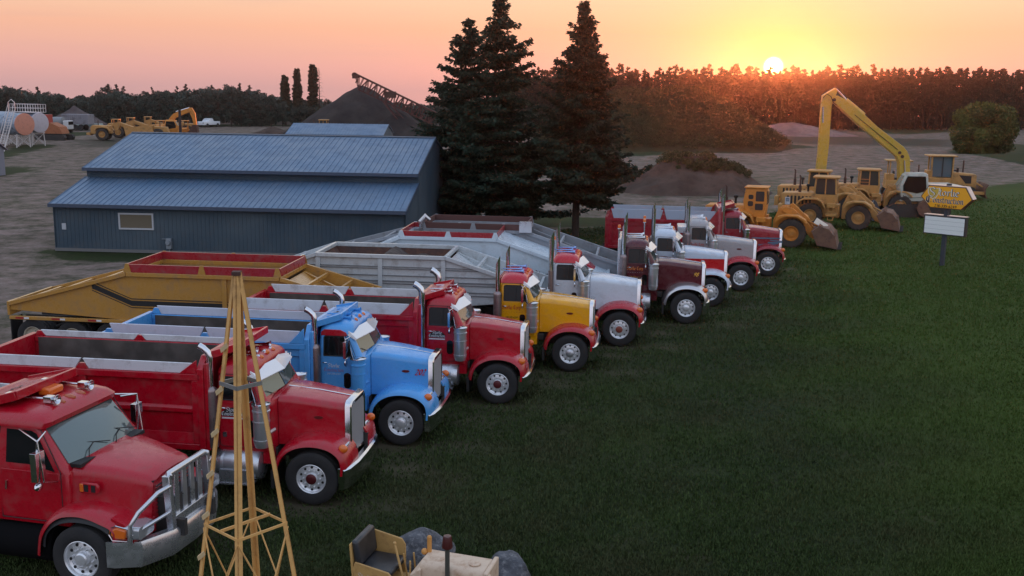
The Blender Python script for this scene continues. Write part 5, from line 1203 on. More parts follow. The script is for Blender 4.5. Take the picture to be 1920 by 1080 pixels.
# ================================================================ belly dump trailers
def trailer(label,near_rear,near_front,zr,m,c):
    """near_rear / near_front: picture positions of the near top rim's two corners, at height zr"""
    A=at(*near_rear,zr); B=at(*near_front,zr); d=(B-A); L=Vector((d.x,d.y)).length; yaw=math.atan2(d.y,d.x)
    if 'yaw' in c: yaw=c['yaw']
    nrm=Vector((-math.sin(yaw),math.cos(yaw),0)); mid=(A+B)/2; mid.z=0; org=mid+nrm*1.22
    t=empty('belly_dump_trailer',org,yaw,label,'trailer','belly dump trailers behind the trucks' if False else None)
    h=L/2; rl=c.get('rear',3.6); fl=c.get('front',3.4); zt=c.get('ztail',1.45); zf=c.get('zfront',1.65); W=1.22
    prof_rear=[(-h-rl,zt),(-h-rl,zt-.22)]; 
    side=c.get('side','plate')
    for s in (-1,1):
        b=MB()
        poly=[(-h,zr-.12),(-h-rl,zt-.1),(-h-rl,zt-.25),(-h-rl,zt-.25),(-h-.3,1.12),(h+.3,1.12),(h+fl,zf-.3),(h+fl,zf-.1),(h,zr-.12)]
        poly=[poly[i] for i in range(len(poly)) if i==0 or poly[i]!=poly[i-1]]
        if side=='plate': b.prism(poly,s*(W-.06),s*(W-.04))
        elif side=='hopper':   # side sheets only down to a sloping hopper, open gooseneck frames
            b.prism([(-h,zr-.12),(-h-.2,1.9),(-.9,1.1),(.9,1.1),(h+.2,1.9),(h,zr-.12)],s*(W-.10),s*(W-.08))
        p=b.build('side_panel',m,t,smooth=False)
        if side=='plate' and c.get('ribs'):
            b=MB(); 
            for x in c['ribs']: b.box(x*h-.07,x*h+.07,s*(W-.04),s*(W+.02),1.12,zr-.12)
            b.build('side_post',m,t,bevel=.008)
        if c.get('corrugated'):
            b=MB()
            for z,hh in ((1.50,.02),(1.60,.02),(1.82,.02),(1.90,.035),(2.08,.02),(2.30,.02),(2.36,.02)):
                if z>zr-.2: continue
                f=(z-zt)/(zr-zt) ; x0=-h-rl*(1-max(0,min(1,f)))+.1; f2=max(0,min(1,(z-zf)/(zr-zf))); x1=h+fl*(1-f2)-.1
                b.box(x0,x1,s*(W-.04),s*(W-.005),z-hh/2,z+hh/2)
            b.build('side_rib',c.get('ribmat',m),t)
    # rails
    b=MB()
    for s in (-1,1):
        b.bar((-h,s*W,zr-.06),(h,s*W,zr-.06),.10,.12)
        b.bar((-h-rl,s*W,zt-.06),(-h-.02,s*W,zr-.06),.10,.12); b.bar((h+.02,s*W,zr-.06),(h+fl,s*W,zf-.06),.10,.12)
        b.box(-h-rl,h+.4,s*(W+.0)-.05,s*(W+.0)+.05,1.02,1.12)
    b.box(-h-.05,-h+.05,-W,W,zr-.12,zr); b.box(h-.05,h+.05,-W,W,zr-.12,zr)
    b.box(-h-rl-.08,-h-rl,-W,W,zt-.42,zt); b.box(h+fl-.1,h+fl,-W,W,zf-.35,zf)
    b.build('rail',c.get('railmat',m),t,bevel=.01)
    # hopper sheets
    b=MB(); inm=c.get('inner',INNER)
    b.hexa([(-h,-W+.05,zr-.13),(-h-.03,-W+.05,zr-.13),(-h-.03,W-.05,zr-.13),(-h,W-.05,zr-.13),(-.6,-W+.05,.75),(-.63,-W+.05,.72),(-.63,W-.05,.72),(-.6,W-.05,.75)])
    b.hexa([(h,-W+.05,zr-.13),(h+.03,-W+.05,zr-.13),(h+.03,W-.05,zr-.13),(h,W-.05,zr-.13),(.6,-W+.05,.75),(.63,-W+.05,.72),(.63,W-.05,.72),(.6,W-.05,.75)])
    for s in (-1,1): b.hexa([(-h,s*(W-.06),zr-.13),(h,s*(W-.06),zr-.13),(h,s*(W-.07),zr-.13),(-h,s*(W-.07),zr-.13),(-.8,s*.45,.72),(.8,s*.45,.72),(.8,s*.44,.72),(-.8,s*.44,.72)])
    b.build('hopper_sheet',inm,t,smooth=False)
    # inner faces of the side plates beside the rim
    b=MB()
    for s in (-1,1): b.box(-h+.02,h-.02,s*(W-.08),s*(W-.065),zr-.5,zr-.14)
    b.build('hopper_lining',c.get('lining',inm),t)
    # decks closing the sloping ends
    dm=c.get('deck')
    if dm:
        for (xa,za,xb,zb) in ((h+.05,zr-.05,h+fl-.1,zf-.05),(-h-.05,zr-.05,-h-rl+.1,zt-.05)):
            b=MB(); b.hexa([(xa,-W+.08,za),(xb,-W+.08,zb),(xb,W-.08,zb),(xa,W-.08,za),(xa,-W+.08,za-.03),(xb,-W+.08,zb-.03),(xb,W-.08,zb-.03),(xa,W-.08,za-.03)])
            for k in range(1,9): 
                f=k/9; x=xa+(xb-xa)*f; z=za+(zb-za)*f; b.box(x-.025,x+.025,-W+.08,-W+.2,z,z+.05)
            b.build('end_deck',dm,t)
    else:
        for sg,ln,ze in ((1,fl,zf),(-1,rl,zt)):
            b=MB()
            for f in (.3,.62,.9):
                x=sg*(h+ln*f); z=zr+(ze-zr)*f-.1; b.bar((x,-W+.05,z),(x,W-.05,z),.08,.1)
            b.bar((sg*(h+.1),-.9,zr-.25),(sg*(h+ln*.9),.0,ze-.2),.06,.08)
            b.bar((sg*(h+.1),.9,zr-.25),(sg*(h+ln*.9),.0,ze-.2),.06,.08)
            b.hexa([(sg*(h+.05),-W+.1,zr-.2),(sg*(h+ln*.62),-W+.1,ze-.28),(sg*(h+ln*.62),W-.1,ze-.28),(sg*(h+.05),W-.1,zr-.2),(sg*(h+.05),-W+.1,zr-.23),(sg*(h+ln*.62),-W+.1,ze-.31),(sg*(h+ln*.62),W-.1,ze-.31),(sg*(h+.05),W-.1,zr-.23)] ) if c.get('slope') else None
            b.build('end_frame',m,t)
    # coaming boards above the rim
    if c.get('boards'):
        bm=c['boards']; H=c.get('bh',.26); b=MB()
        for s in (-1,1): b.box(-h,h,s*W-.025,s*W+.025,zr+.002,zr+H)
        b.box(-h-.025,-h+.025,-W+.03,W-.03,zr+.002,zr+H); b.box(h-.025,h+.025,-W+.03,W-.03,zr+.002,zr+H)
        b.build('coaming',bm,t,bevel=.006)
        for s in (-1,1):
            for x in (-h+.05,0,h-.05): b=MB(); b.prism([(x-.12,zr),(x+.12,zr),(x+.05,zr+H+.02),(x-.05,zr+H+.02)],s*(W+.028),s*(W+.045)); b.build('coaming_bracket',c.get('bracket',m),t)
    # striped reflective tape along the lower rail
    if c.get('tape',True):
        n=c.get('ntape',11); x0=-h-rl+.2
        for k in range(n):
            b=MB(); x=x0+k*(2*h+rl-.4)/n
            b.box(x,x+.26,-W-.056,-W-.052,1.045,1.10,0); b.box(x+.262,x+.42,-W-.056,-W-.052,1.045,1.10,1)
            b.build('reflective_tape',[mat('tape_red',(.35,.02,.02),rough=.4),mat('tape_white',(.7,.7,.7),rough=.4)],t)
    # running gear
    b=MB()
    for s in (-1,1): b.box(-h-rl+.05,h+fl-.2,s*.45-.05,s*.45+.05,.80,1.0)
    axs=c.get('axles',[-h-rl+.65,-h-rl+1.9,-h-rl+3.1])
    for x in axs: b.tube([(x,-.95,.5),(x,.95,.5)],.06)
    b.hexa([(-.9,-.5,.72),(.9,-.5,.72),(.9,.5,.72),(-.9,.5,.72),(-.6,-.4,.45),(.6,-.4,.45),(.6,.4,.45),(-.6,.4,.45)])
    b.build('running_gear',FRAME,t)
    for x in axs:
        for s in (-1,1): wheel(t,x,s*1.06,.50,.27,s,'trailer',rimmat=c.get('rim',ALU),hub=FRAME,dual=True)
    b=MB()
    for s in (-1,1): b.box(-h-rl-.05,-h-rl-.02,s*.85-.3,s*.85+.3,.25,1.03)
    b.build('mud_flap',BLACK,t)
    t['h']=h; t['rl']=rl; 
    return t,h,rl,fl
TAN=paint('tan',(.46,.235,.05),.45); GREYT=paint('trailer_white',(.50,.54,.56),.5); WTR=paint('trailer_pale',(.58,.68,.76),.25); GTR=mat('trailer_grey',(.26,.28,.31),rough=.55,dirt=((.12,.10,.09),.6,2)); REDB=paint('coaming_red',(.34,.02,.03),.4)
t,h,rl,fl=trailer('tan belly dump trailer with black stripes and red coaming boards',(232,512),(527,518),2.55,TAN,dict(rear=3.7,front=2.4,ztail=1.55,zfront=1.9,boards=REDB,bh=.24,lining=TAN,ribs=(.28,),rim=mat('rim_cream',(.5,.45,.36),rough=.5,dirt=((.2,.15,.1),.6,6)),ntape=7,yaw=R(-6),inner=mat('hopper_tan',(.22,.12,.045),rough=.9,dirt=((.08,.06,.05),.7,1.5)),slope=True))
# stripes painted on the flank
y=-1.22+.035
def flank_stripe(t,pts,w,m,name,y):
    b=MB()
    for i,(a,q) in enumerate(zip(pts,pts[1:])):
        b.add([(a[0],y-.0002*i,a[1]-w/2),(q[0],y-.0002*i,q[1]-w/2),(q[0],y-.0002*i,q[1]+w/2),(a[0],y-.0002*i,a[1]+w/2)],[(0,1,2,3)])
    b.build(name,m,t,smooth=False)
for dz,w in ((0,.16),(.13,.03),(-.13,.03)):
    flank_stripe(t,[(-h-1.1,2.10+dz),(-h+.1,1.62+dz),(h+.2,1.62+dz)],w,BLACK,'side_stripe',y)
t,h,rl,fl=trailer('ribbed white belly dump trailer holding a little soil, behind the tan trailer',(589,475),(836,479),2.75,GREYT,dict(rear=3.6,front=3.3,ztail=1.5,zfront=1.75,corrugated=True,ribs=(-.97,0,.97),yaw=R(-6),lining=RUST,inner=RUST,ntape=12,slope=True,ribmat=mat('rib_dark',(.16,.17,.18),rough=.6)))
b=MB(); pts=[]
n=26
for i in range(n+1):
    for j in range(9):
        x=-h+.15+(2*h-.3)*i/n; yy=-1.1+2.2*j/8; e=min(1,min(i,n-i)/3)*1
        pts.append((x,yy,2.15+.42*math.exp(-((x-.0)/.35)**2)+.28*math.exp(-((x-1.0)/.6)**2)+.18*float(fbm(x*2,yy*2,3,5))-.25*abs(x/h)**2))
b.add(pts,[(i*9+j,(i+1)*9+j,(i+1)*9+j+1,i*9+j+1) for i in range(n) for j in range(8)]); b.build('soil_load',DIRT,t)
t,h,rl,fl=trailer('smooth white belly dump trailer with red coaming boards',(748,444),(932,445),2.9,WTR,dict(rear=3.2,front=3.9,ztail=1.5,zfront=1.6,boards=REDB,bh=.18,deck=WTR,yaw=R(-6),tape=False,bracket=WTR))
text_obj('lettering','Storlie Corp.',.26,BLACK,t,(h+2.0,-1.185,1.55),(1,0,0),(0,0,1),nib=.2)
t,h,rl,fl=trailer('grey belly dump trailer with open gooseneck, farthest trailer in the row',(790,428),(985,432),2.9,GTR,dict(rear=5.2,front=4.2,ztail=1.5,zfront=1.6,yaw=R(-7),inner=RUST,lining=RUST,ntape=9,boards=mat('coaming_brown',(.10,.045,.04),rough=.8),bh=.22,bracket=GTR))
b=MB(); b.tube([(-h,-1.3,2.75),(-h-.02,-1.32,3.15),(-h+.15,-1.28,3.35),(-h+.3,-1.25,3.2)],[.06,.1,.1,.06],10); b.build('tarp_bow',ALU,t); b=MB(); b.box(h-.2,h+.25,-1.36,-1.26,2.85,3.25); b.build('tarp_bow',ALU,t)
for x in (.6,1.2,1.8): 
    b=MB(); b.box(h+x,h+x+.35,-1.20,-1.17,2.0-.2*x,2.35-.25*x); b.build('side_gusset',FRAME,t)
text_obj('lettering','2899',.2,BLACK,t,(h+.0,-1.185,2.35),(1,0,0),(0,0,1),nib=.2)
# ================================================================ yard machines
TYRE_R={}
def big_wheel(parent,x,y,r,w,side,hubm):
    key=('big',round(r,2),w,hubm.name)
    if key not in WH:
        t=MB(); s=w/2; rr=r*.52
        t.lathe([(rr,-s*.8),(rr+.03,-s*.95),(rr+(r-rr)*.5,-s),(r-.06,-s*.95),(r-.035,-s*.8),(r-.035,s*.8),(r-.06,s*.95),(rr+(r-rr)*.5,s),(rr+.03,s*.95),(rr,s*.8)],n=40,cap=False)
        nl=22
        for k in range(nl):
            for sg in (-1,1):
                a=2*math.pi*(k+(.5 if sg>0 else 0))/nl; a2=a+.10
                def P(ang,rad,y): return (rad*math.cos(ang),y,-rad*math.sin(ang))
                da=.055
                t.hexa([P(a-da,r-.05,sg*s*.02),P(a+da,r-.05,sg*s*.02),P(a2+da,r-.07,sg*s),P(a2-da,r-.07,sg*s),P(a-da,r,sg*s*.02),P(a+da,r,sg*s*.02),P(a2+da,r-.01,sg*s*.96),P(a2-da,r-.01,sg*s*.96)])
        q=MB(); q.lathe([(rr+.01,-s*.8),(rr*.95,-s*.85),(rr*.88,-s*.35),(rr*.62,-s*.3),(rr*.58,-s*.45),(rr*.4,-s*.5),(rr*.36,-s*.62),(rr*.1,-s*.64),(0,-s*.64)],n=32,cap=False)
        for k in range(12):
            a=2*math.pi*k/12; q.lathe([(.018,-.03),(.018,0)],c=(rr*.75*math.cos(a),-s*.32,rr*.75*math.sin(a)),n=6)
        to=t.build('tyre',mat('dusty_rubber',(.035,.03,.028),rough=.95,noise=(3,.8,(.075,.06,.05))),None); ro=q.build('rim',hubm,None)
        WH[key]=(to.data,ro.data); bpy.data.objects.remove(to); bpy.data.objects.remove(ro)
    td,rd=WH[key]
    t=bpy.data.objects.new('wheel',td); col.objects.link(t); t.parent=parent; t.location=(x,y,r); t.rotation_euler=(0,random.uniform(0,1),0 if side<0 else math.pi)
    ri=bpy.data.objects.new('rim',rd); col.objects.link(ri); ri.parent=t
def loader(name,label,px,py,yaw,m,style='A',r=.76,bucket='tip',scale=1.0,group=None,decal=False,loc=None):
    """px,py foot of the near front wheel"""
    P=at(px,py) if loc is None else Vector(loc); yw=R(yaw); lx,ly=1.35*scale,-1.15*scale
    o=Vector((math.cos(yw)*lx-math.sin(yw)*ly,math.sin(yw)*lx+math.cos(yw)*ly,0))
    t=empty(name,(P.x-o.x,P.y-o.y,0),yw,label,'wheel loader',group); t.scale=(scale,)*3
    for x in (-1.45,1.35):
        for s in (-1,1): big_wheel(t,x,s*.92,r,.52,s,m)
    b=MB()                                                   # rear frame with engine hood
    b.loft([[(-3.25,y,z) for y,z in rpolyyz(-.62,.62,.85,1.95,.06)],[(-3.15,y,z) for y,z in rpolyyz(-.66,.66,.80,2.02,.06)],[(-1.2,y,z) for y,z in rpolyyz(-.66,.66,.95,2.08,.06)]])
    b.box(-3.35,-3.1,-1.15,1.15,.75,1.35); b.box(-1.3,.2,-.45,.45,.6,1.4)
    b.build('engine_hood',m,t,bevel=.03)
    b=MB()
    for k in range(7): 
        for s in (-1,1): b.box(-2.9+.22*k,-2.78+.22*k,s*.655-.012,s*.655+.012,1.35,1.85)
    for k in range(8): b.box(-3.27,-3.24,-.5,.5,1.02+.1*k,1.06+.1*k)
    b.build('vent',BLACK,t)
    b=MB()
    for s in (-1,1):
        b.prism([(-2.3,1.35),(-2.15,1.62),(-1.85,1.78),(-1.1,1.80),(-.75,1.62),(-.55,1.2),(-.62,1.2),(-.82,1.55),(-1.12,1.70),(-1.84,1.68),(-2.08,1.55),(-2.22,1.33)],s*.62,s*1.2)
        b.box(-.55,.1,s*.6,s*1.1,.75,.9); b.box(-.5,.0,s*.45,s*1.05,1.25,1.5)
    b.build('fender',m,t,bevel=.02)
    b=MB()
    for s in (-1,1):
        for z in (.5,.75,1.0): b.box(-.4,-.1,s*1.08,s*1.12,z,z+.04)
        b.box(-.42,-.38,s*1.08,s*1.12,.5,1.3); b.box(-.12,-.08,s*1.08,s*1.12,.5,1.3)
    b.build('ladder',m,t)
    # cab
    z0,z1=1.5,3.05
    if style=='A':      # slab sided cab with small windows
        b=MB(); b.loft([[(x,y,1.45) for x,y in rrect(-1.15,-.10,.62,.05)],[(x,y,2.3) for x,y in rrect(-1.25,-.02,.66,.05)],[(x,y,3.0) for x,y in rrect(-1.15,-.08,.62,.05)]])
        c=b.build('cab',m,t,bevel=.02)
        b=MB()
        for s in (-1,1):
            for q in (rpoly(-.60,-.16,2.32,2.85,.05),rpoly(-.62,-.20,1.86,2.20,.05),rpoly(-.98,-.72,2.42,2.66,.08),rpoly(-1.0,-.72,2.05,2.32,.08)): b.prism(q,s*.655,s*.675)
        b.box(-.06,-.01,-.52,.52,2.15,2.85); b.box(-1.22,-1.17,-.5,.5,2.2,2.8)
        b.build('window',mat('loader_glass',(.05,.05,.05),rough=.1,spec=.6),c)
        b=MB(); b.box(-1.22,.02,-.70,.70,3.0,3.07); b.build('cab_roof',m,t,bevel=.03)
    else:
        b=MB()
        for x,y in ((-1.30,-.64),(-1.30,.64),(-.02,-.64),(-.02,.64),(-.66,-.64),(-.66,.64)): b.bar((x,y,1.95),(x+(.06 if x<-1 else -.08 if x>-.3 else 0),y*.95,2.98),.09 if abs(x+.66)>.1 else .07)
        b.loft([[(x,y,1.4) for x,y in rrect(-1.35,.0,.66,.05)],[(x,y,2.0) for x,y in rrect(-1.38,.03,.69,.05)]])
        if style=='C':
            for z in (2.2,2.4): 
                for s in (-1,1): b.bar((-1.3,s*.68,z),(-.7,s*.68,z),.03)
        c=b.build('cab',m,t,bevel=.015)
        b=MB()
        gl=.615
        for s in (-1,1): b.box(-1.24,-.70,s*gl,s*gl+.01,2.02,2.93); b.box(-.62,-.08,s*gl,s*gl+.01,(1.5 if style=='C' else 2.02),2.93)
        b.box(-.06,-.05,-.58,.58,2.02,2.93); b.box(-1.28,-1.27,-.58,.58,2.02,2.93)
        b.build('window',mat('loader_glass_dark',(.045,.05,.05),rough=.08,spec=.7),c,smooth=False)
        b=MB(); b.loft([[(x,y,2.96) for x,y in rrect(-1.42,.10,.74,.12)],[(x,y,3.05) for x,y in rrect(-1.44,.12,.76,.12)],[(x,y,3.09) for x,y in rrect(-1.36,.05,.68,.12)]]); b.build('cab_roof',m,t,bevel=.01)
    b=MB(); b.tube([(-2.2,-.2,2.05),(-2.2,-.2,2.45)],.09,12); b.tube([(-2.2,-.2,2.45),(-2.2,-.2,3.0),(-2.26,-.2,3.07)],.05,10); b.build('exhaust_stack',RUST,t)
    b=MB(); b.tube([(-1.75,.25,2.05),(-1.75,.25,2.4)],.06,10); b.lathe([(.11,0),(.12,.05),(.12,.12),(.06,.16)],c=(-1.75,.25,2.38),axis='z',n=14); b.build('air_intake',BLACK,t)
    # front frame, arms, ram, bucket
    b=MB()
    b.prism([(.35,.55),(.35,1.35),(.62,2.0),(.95,2.12),(1.25,1.75),(1.75,1.1),(1.85,.6)],-.42,-.30); b.prism([(.35,.55),(.35,1.35),(.62,2.0),(.95,2.12),(1.25,1.75),(1.75,1.1),(1.85,.6)],.30,.42)
    b.box(.4,1.7,-.3,.3,.6,1.1)
    for s in (-1,1): b.prism([(.45,1.25),(.62,1.62),(1.0,1.74),(1.65,1.72),(2.05,1.5),(2.1,1.3),(2.02,1.32),(1.9,1.45),(1.6,1.62),(1.05,1.63),(.72,1.5)],s*.62,s*1.2)
    b.build('front_frame',m,t,bevel=.02)
    if bucket=='tip': bx,bz=2.75,.62
    else: bx,bz=2.7,.55
    b=MB()
    for s in (-1,1):
        b.prism([(.72,1.95),(.95,2.10),(1.35,2.02),(1.9,1.55),(2.55,.85),(bx,.62),(bx-.12,.42),(2.3,.55),(1.75,1.15),(1.3,1.6),(.9,1.78)],s*.44,s*.56)
    b.tube([(1.75,-.5,1.3),(1.75,.5,1.3)],.09,10)
    b.bar((1.2,0,2.2),(2.15,0,1.35),.16,.22); b.build('lift_arm',m,t,bevel=.02)
    b=MB(); 
    b.tube([(.7,0,1.75),(1.25,0,2.15)],.07,10); b.tube([(1.25,0,2.15),(1.6,0,2.0)],.035,8)
    for s in (-1,1): b.tube([(.8,s*.36,1.0),(1.6,s*.48,1.1)],.07,10); b.tube([(1.5,s*.48,1.1),(2.1,s*.5,1.0)],.035,8)
    b.tube([(2.1,0,1.35),(bx-.05,0,1.05)],.05,8)
    b.build('hydraulic_ram',CHROME if False else m,t)
    b=MB(); n=9; pr=[]
    if bucket=='tip':   # tipped forward, back plate up
        base=[(bx-.35,.95),(bx+.0,1.22),(bx+.5,1.12),(bx+.85,.66),(bx+.98,.10)]
    else:
        base=[(bx+.1,1.15),(bx-.22,.95),(bx-.32,.6),(bx-.15,.25),(bx+.2,.06),(bx+.8,.05)]
    outer=base; inner=[(x+.035,z+.04) for x,z in base]
    b.prism(outer+inner[::-1] if bucket!='tip' else outer+[(x-.04,z-.04) for x,z in base][::-1],-1.35,1.35)
    for s in (-1,1): b.prism(base+[(bx+.25,1.05) if bucket!='tip' else (bx-.05,.25)],s*1.32,s*1.36)
    bm=mat('bucket_steel',(.13,.065,.045),rough=.75,dirt=((.07,.045,.04),.8,2.5),noise=(1.5,.7,(.24,.13,.08)))
    if decal=='dark': bm=mat('bucket_dark',(.10,.10,.11),rough=.7,dirt=((.2,.14,.11),.6,2))
    bk=b.build('bucket',bm,t,smooth=False)
    for k in range(9):
        b=MB(); y=-1.25+2.5*k/8; b.box(base[-1][0]-.05,base[-1][0]+.18,y-.05,y+.05,base[-1][1]-.02,base[-1][1]+.04)
        b.build('tooth',FRAME,bk)
    b=MB()
    for k in range(6):
        y=-1.2+2.4*k/5; b.bar((base[0][0]-.02,y,base[0][1]),(base[2][0]-.03,y,base[2][1]),.05,.12) if bucket!='tip' else b.hexa([(q_[0],yy,q_[1]+zz_) for zz_ in (.02,.10) for q_,yy in ((base[1],y-.10),(base[3],y-.10),(base[3],y+.10),(base[1],y+.10))])
    b.build('bucket_rib',bm,bk)
    if decal is True:
        b=MB(); b.box(-3.0,-2.7,-.675,-.668,1.3,1.75,0); b.box(-2.95,-2.75,-.681,-.676,1.48,1.70,1); b.build('number_plate',[WHITEP,DTEAL],t)
        text_obj('lettering','41',.15,WHITEP,t,(-2.85,-.682,1.52),(1,0,0),(0,0,1),nib=.2)
        b=MB(); b.box(-2.1,-1.7,-.675,-.668,1.62,1.74); b.build('maker_plate',FRAME,t)
    if decal=='board':
        b=MB(); b.hexa([(bx-.3,-.9,1.35),(bx+.35,-.9,1.05),(bx+.4,.1,1.15),(bx-.2,.2,1.5),(bx-.3,-.9,1.37),(bx+.35,-.9,1.07),(bx+.4,.1,1.17),(bx-.2,.2,1.52)]); b.build('loose_board',mat('pale_card',(.55,.47,.38),rough=.7),t)
    return t
loader('wheel_loader','orange wheel loader with slab sided cab, behind the farthest red dump truck',1481,465,-19,CATO,'A',r=.76,bucket='tip',decal='board')
LB=loader('wheel_loader','tan yellow wheel loader with number 41 plate and ribbed bucket',1607,432,-21,CAT,'B',r=.74,bucket='tip',decal=True)
l2=loader('wheel_loader','tan yellow wheel loader half hidden behind the one with the number 41 plate',1607,432,-21,CAT,'B',r=.74,bucket='flat',decal='dark',loc=(LB.location.x+1.9,LB.location.y+3.6,0))
loader('wheel_loader','tan yellow wheel loader with caged cab beside the white cab of the long reach excavator',1686,407,-14,CAT,'C',r=.75,bucket='flat',scale=1.0)
# ---------------------------------------------------------------- crawler tracks
def track(mb,x0,x1,y,r,w,mi=0):
    n=10; pts=[(x1+r*math.sin(math.pi*k/n),r-r*math.cos(math.pi*k/n)) for k in range(n+1)]+[(x0-r*math.sin(math.pi*k/n),r+r*math.cos(math.pi*k/n)) for k in range(n+1)]
    mb.prism(pts,y-w/2,y+w/2,'y',mi)
    L=x1-x0; k=int(L/.18)
    for i in range(k): 
        x=x0+L*i/k; mb.box(x,x+.09,y-w/2-.01,y+w/2+.01,2*r-.01,2*r+.035,mi); mb.box(x,x+.09,y-w/2-.01,y+w/2+.01,-.0,.012,mi)
    for i in range(5):
        x=x0+L*(i+.5)/5; mb.lathe([(.02,-w/2-.03),(r*.45,-w/2-.03),(r*.45,w/2+.03),(.02,w/2+.03)],c=(x,y,r*.75),n=12,mi=mi)
    for x in (x0,x1): mb.lathe([(.02,-w/2-.04),(r*.7,-w/2-.04),(r*.7,w/2+.04),(.02,w/2+.04)],c=(x,y,r),n=16,mi=mi)
def dozer(label,loc,yaw,cabstyle='canopy',scale=1.0,group=None,m=None,name='bulldozer',cat='bulldozer'):
    m=m or CAT
    t=empty(name,loc,R(yaw),label,cat,group); t.scale=(scale,)*3
    for s in (-1,1): b=MB(); track(b,-1.2,1.2,s*.95,.42,.5); b.build('track',FRAME,t)
    b=MB(); b.loft([[(x,y,z) for y,z in rpolyyz(-.48,.48,.7,zt,.06)] for x,zt in ((.0,1.75),(1.6,1.62),(1.68,1.55))]); b.box(-1.5,.0,-.8,.8,.7,1.35); b.box(-1.5,-.9,-.55,.55,1.35,1.8)
    b.build('engine_hood',m,t,bevel=.03)
    b=MB()
    for s in (-1,1): b.prism([(.55,1.55),(1.0,1.0),(1.35,1.0),(1.35,1.5)],s*.485,s*.495)
    b.build('vent',BLACK,t)
    for x,y in ((-1.25,-.6),(-1.25,.6),(.1,-.6),(.1,.6)): b=MB(); b.bar((x,y,1.3),(x,y,2.75),.09); b.build('roll_post',m,t)
    b=MB(); b.box(-1.55,.35,-.8,.8,2.75,2.84); b.build('canopy',m,t,bevel=.03)
    if cabstyle=='cab':
        b=MB(); b.box(-1.15,.05,-.56,.56,1.4,2.74); b.build('cab_glass',mat('cab_glass_blue',(.10,.14,.17),rough=.1,spec=.8),t)
        b=MB()
        for x in (-.55,.06): 
            for s in (-1,1): b.bar((x,s*.57,1.4),(x,s*.57,2.75),.06)
        b.build('cab_frame',BLACK,t)
    else:
        b=MB(); b.box(-.9,-.4,-.3,.3,1.35,1.5); b.box(-.95,-.85,-.3,.3,1.5,2.0); b.build('seat',BLACK,t,bevel=.03)
    b=MB(); b.tube([(.9,.15,1.7),(.9,.15,2.5)],.05,10); b.tube([(.5,-.15,1.7),(.5,-.15,2.0)],.08,10); b.build('exhaust_stack',RUST,t)
    b=MB(); pr=[(2.25,.1),(2.12,.4),(2.12,.75),(2.28,1.05)]; b.prism(pr+[(x-.05,z) for x,z in pr[::-1]],-1.5,1.5); b.build('blade',mat('bucket_steel',(.2,.1,.08)),t)
    b=MB()
    for s in (-1,1): b.bar((-.2,s*1.28,.45),(2.1,s*1.28,.45),.12,.2); b.bar((1.3,s*.4,1.3),(2.1,s*.5,.8),.09)
    b.build('push_arm',m,t)
    b=MB(); b.lathe([(.08,0),(.10,.06),(0,.12)],c=(.45,.36,1.75),axis='z',n=12); b.build('air_intake',BLACK,t)
    return t
p=at(1722,378); dozer('yellow bulldozer with open canopy behind the roadside sign',(p.x,p.y+3,0),-12,'canopy',1.05)
p=at(1785,372); dozer('yellow bulldozer with glazed cab, last machine on the right',(p.x,p.y+1,0),-12,'cab',1.18)
# ---------------------------------------------------------------- excavators
def excav_body(t,m,mh):
    for s in (-1,1): b=MB(); track(b,-1.7,1.7,s*1.15,.42,.6); b.build('track',FRAME,t)
    b=MB(); b.box(-1.0,1.0,-.9,.9,.4,.8); b.lathe([(.02,0),(.7,0),(.7,.25),(.02,.25)],c=(0,0,.8),axis='z',n=24); b.build('undercarriage',FRAME,t)
    b=MB(); b.box(-2.9,1.3,-1.25,1.25,1.05,1.35); b.loft([[(x,y,z) for y,z in rpolyyz(-1.25,1.25,1.35,zt,.08)] for x,zt in ((-2.95,2.0),(-2.8,2.15),(-.6,2.15))]); b.box(-.55,1.0,.35,1.2,1.35,2.0)
    b.build('house',mh,t,bevel=.04)
    b=MB(); 
    b.loft([[(x,y,1.35) for x,y in rrect(-.55,1.25,.42,.08,y0=-.5)],[(x,y,2.1) for x,y in rrect(-.55,1.38,.42,.10,y0=-.5)],[(x,y,2.85) for x,y in rrect(-.5,1.0,.38,.15,y0=-.46)],[(x,y,2.95) for x,y in rrect(-.35,.85,.28,.15,y0=-.36)]])
    b.v=[(x,y-.80,z) for x,y,z in b.v]
    c=b.build('cab',mh,t,ang=50)
    b=MB(); b.prism([(-.38,2.1),(-.3,2.72),(.9,2.72),(1.15,2.1),(1.12,1.75),(.2,1.6),(-.38,1.75)],-1.32,-1.29); b.prism([(-.38,2.1),(-.3,2.72),(.9,2.72),(1.15,2.1),(1.12,1.75)],-.40,-.36); 
    b.add([(1.40,-1.2,2.1),(1.40,-.48,2.1),(1.06,-.52,2.75),(1.06,-1.15,2.75)],[(0,1,2,3)]); b.build('window',GLASS,c,smooth=False)
YB=paint('boom_yellow',(.56,.36,.05),.4); PALE=mat('pale_grey_paint',(.42,.42,.36),rough=.45,coat=.3,dirt=((.2,.17,.14),.5,3))
def px_poly(pts,Y,ox,oz=0):
    out=[]
    for px_,py_ in pts:
        q=aty(px_,py_,Y); out.append((q.x-ox,q.z-oz))
    return out
p=at(1722,408); EY=p.y+1.4
t=empty('excavator',(p.x,EY,0),0,'long reach excavator with tall yellow boom and pale grey cab','excavator')
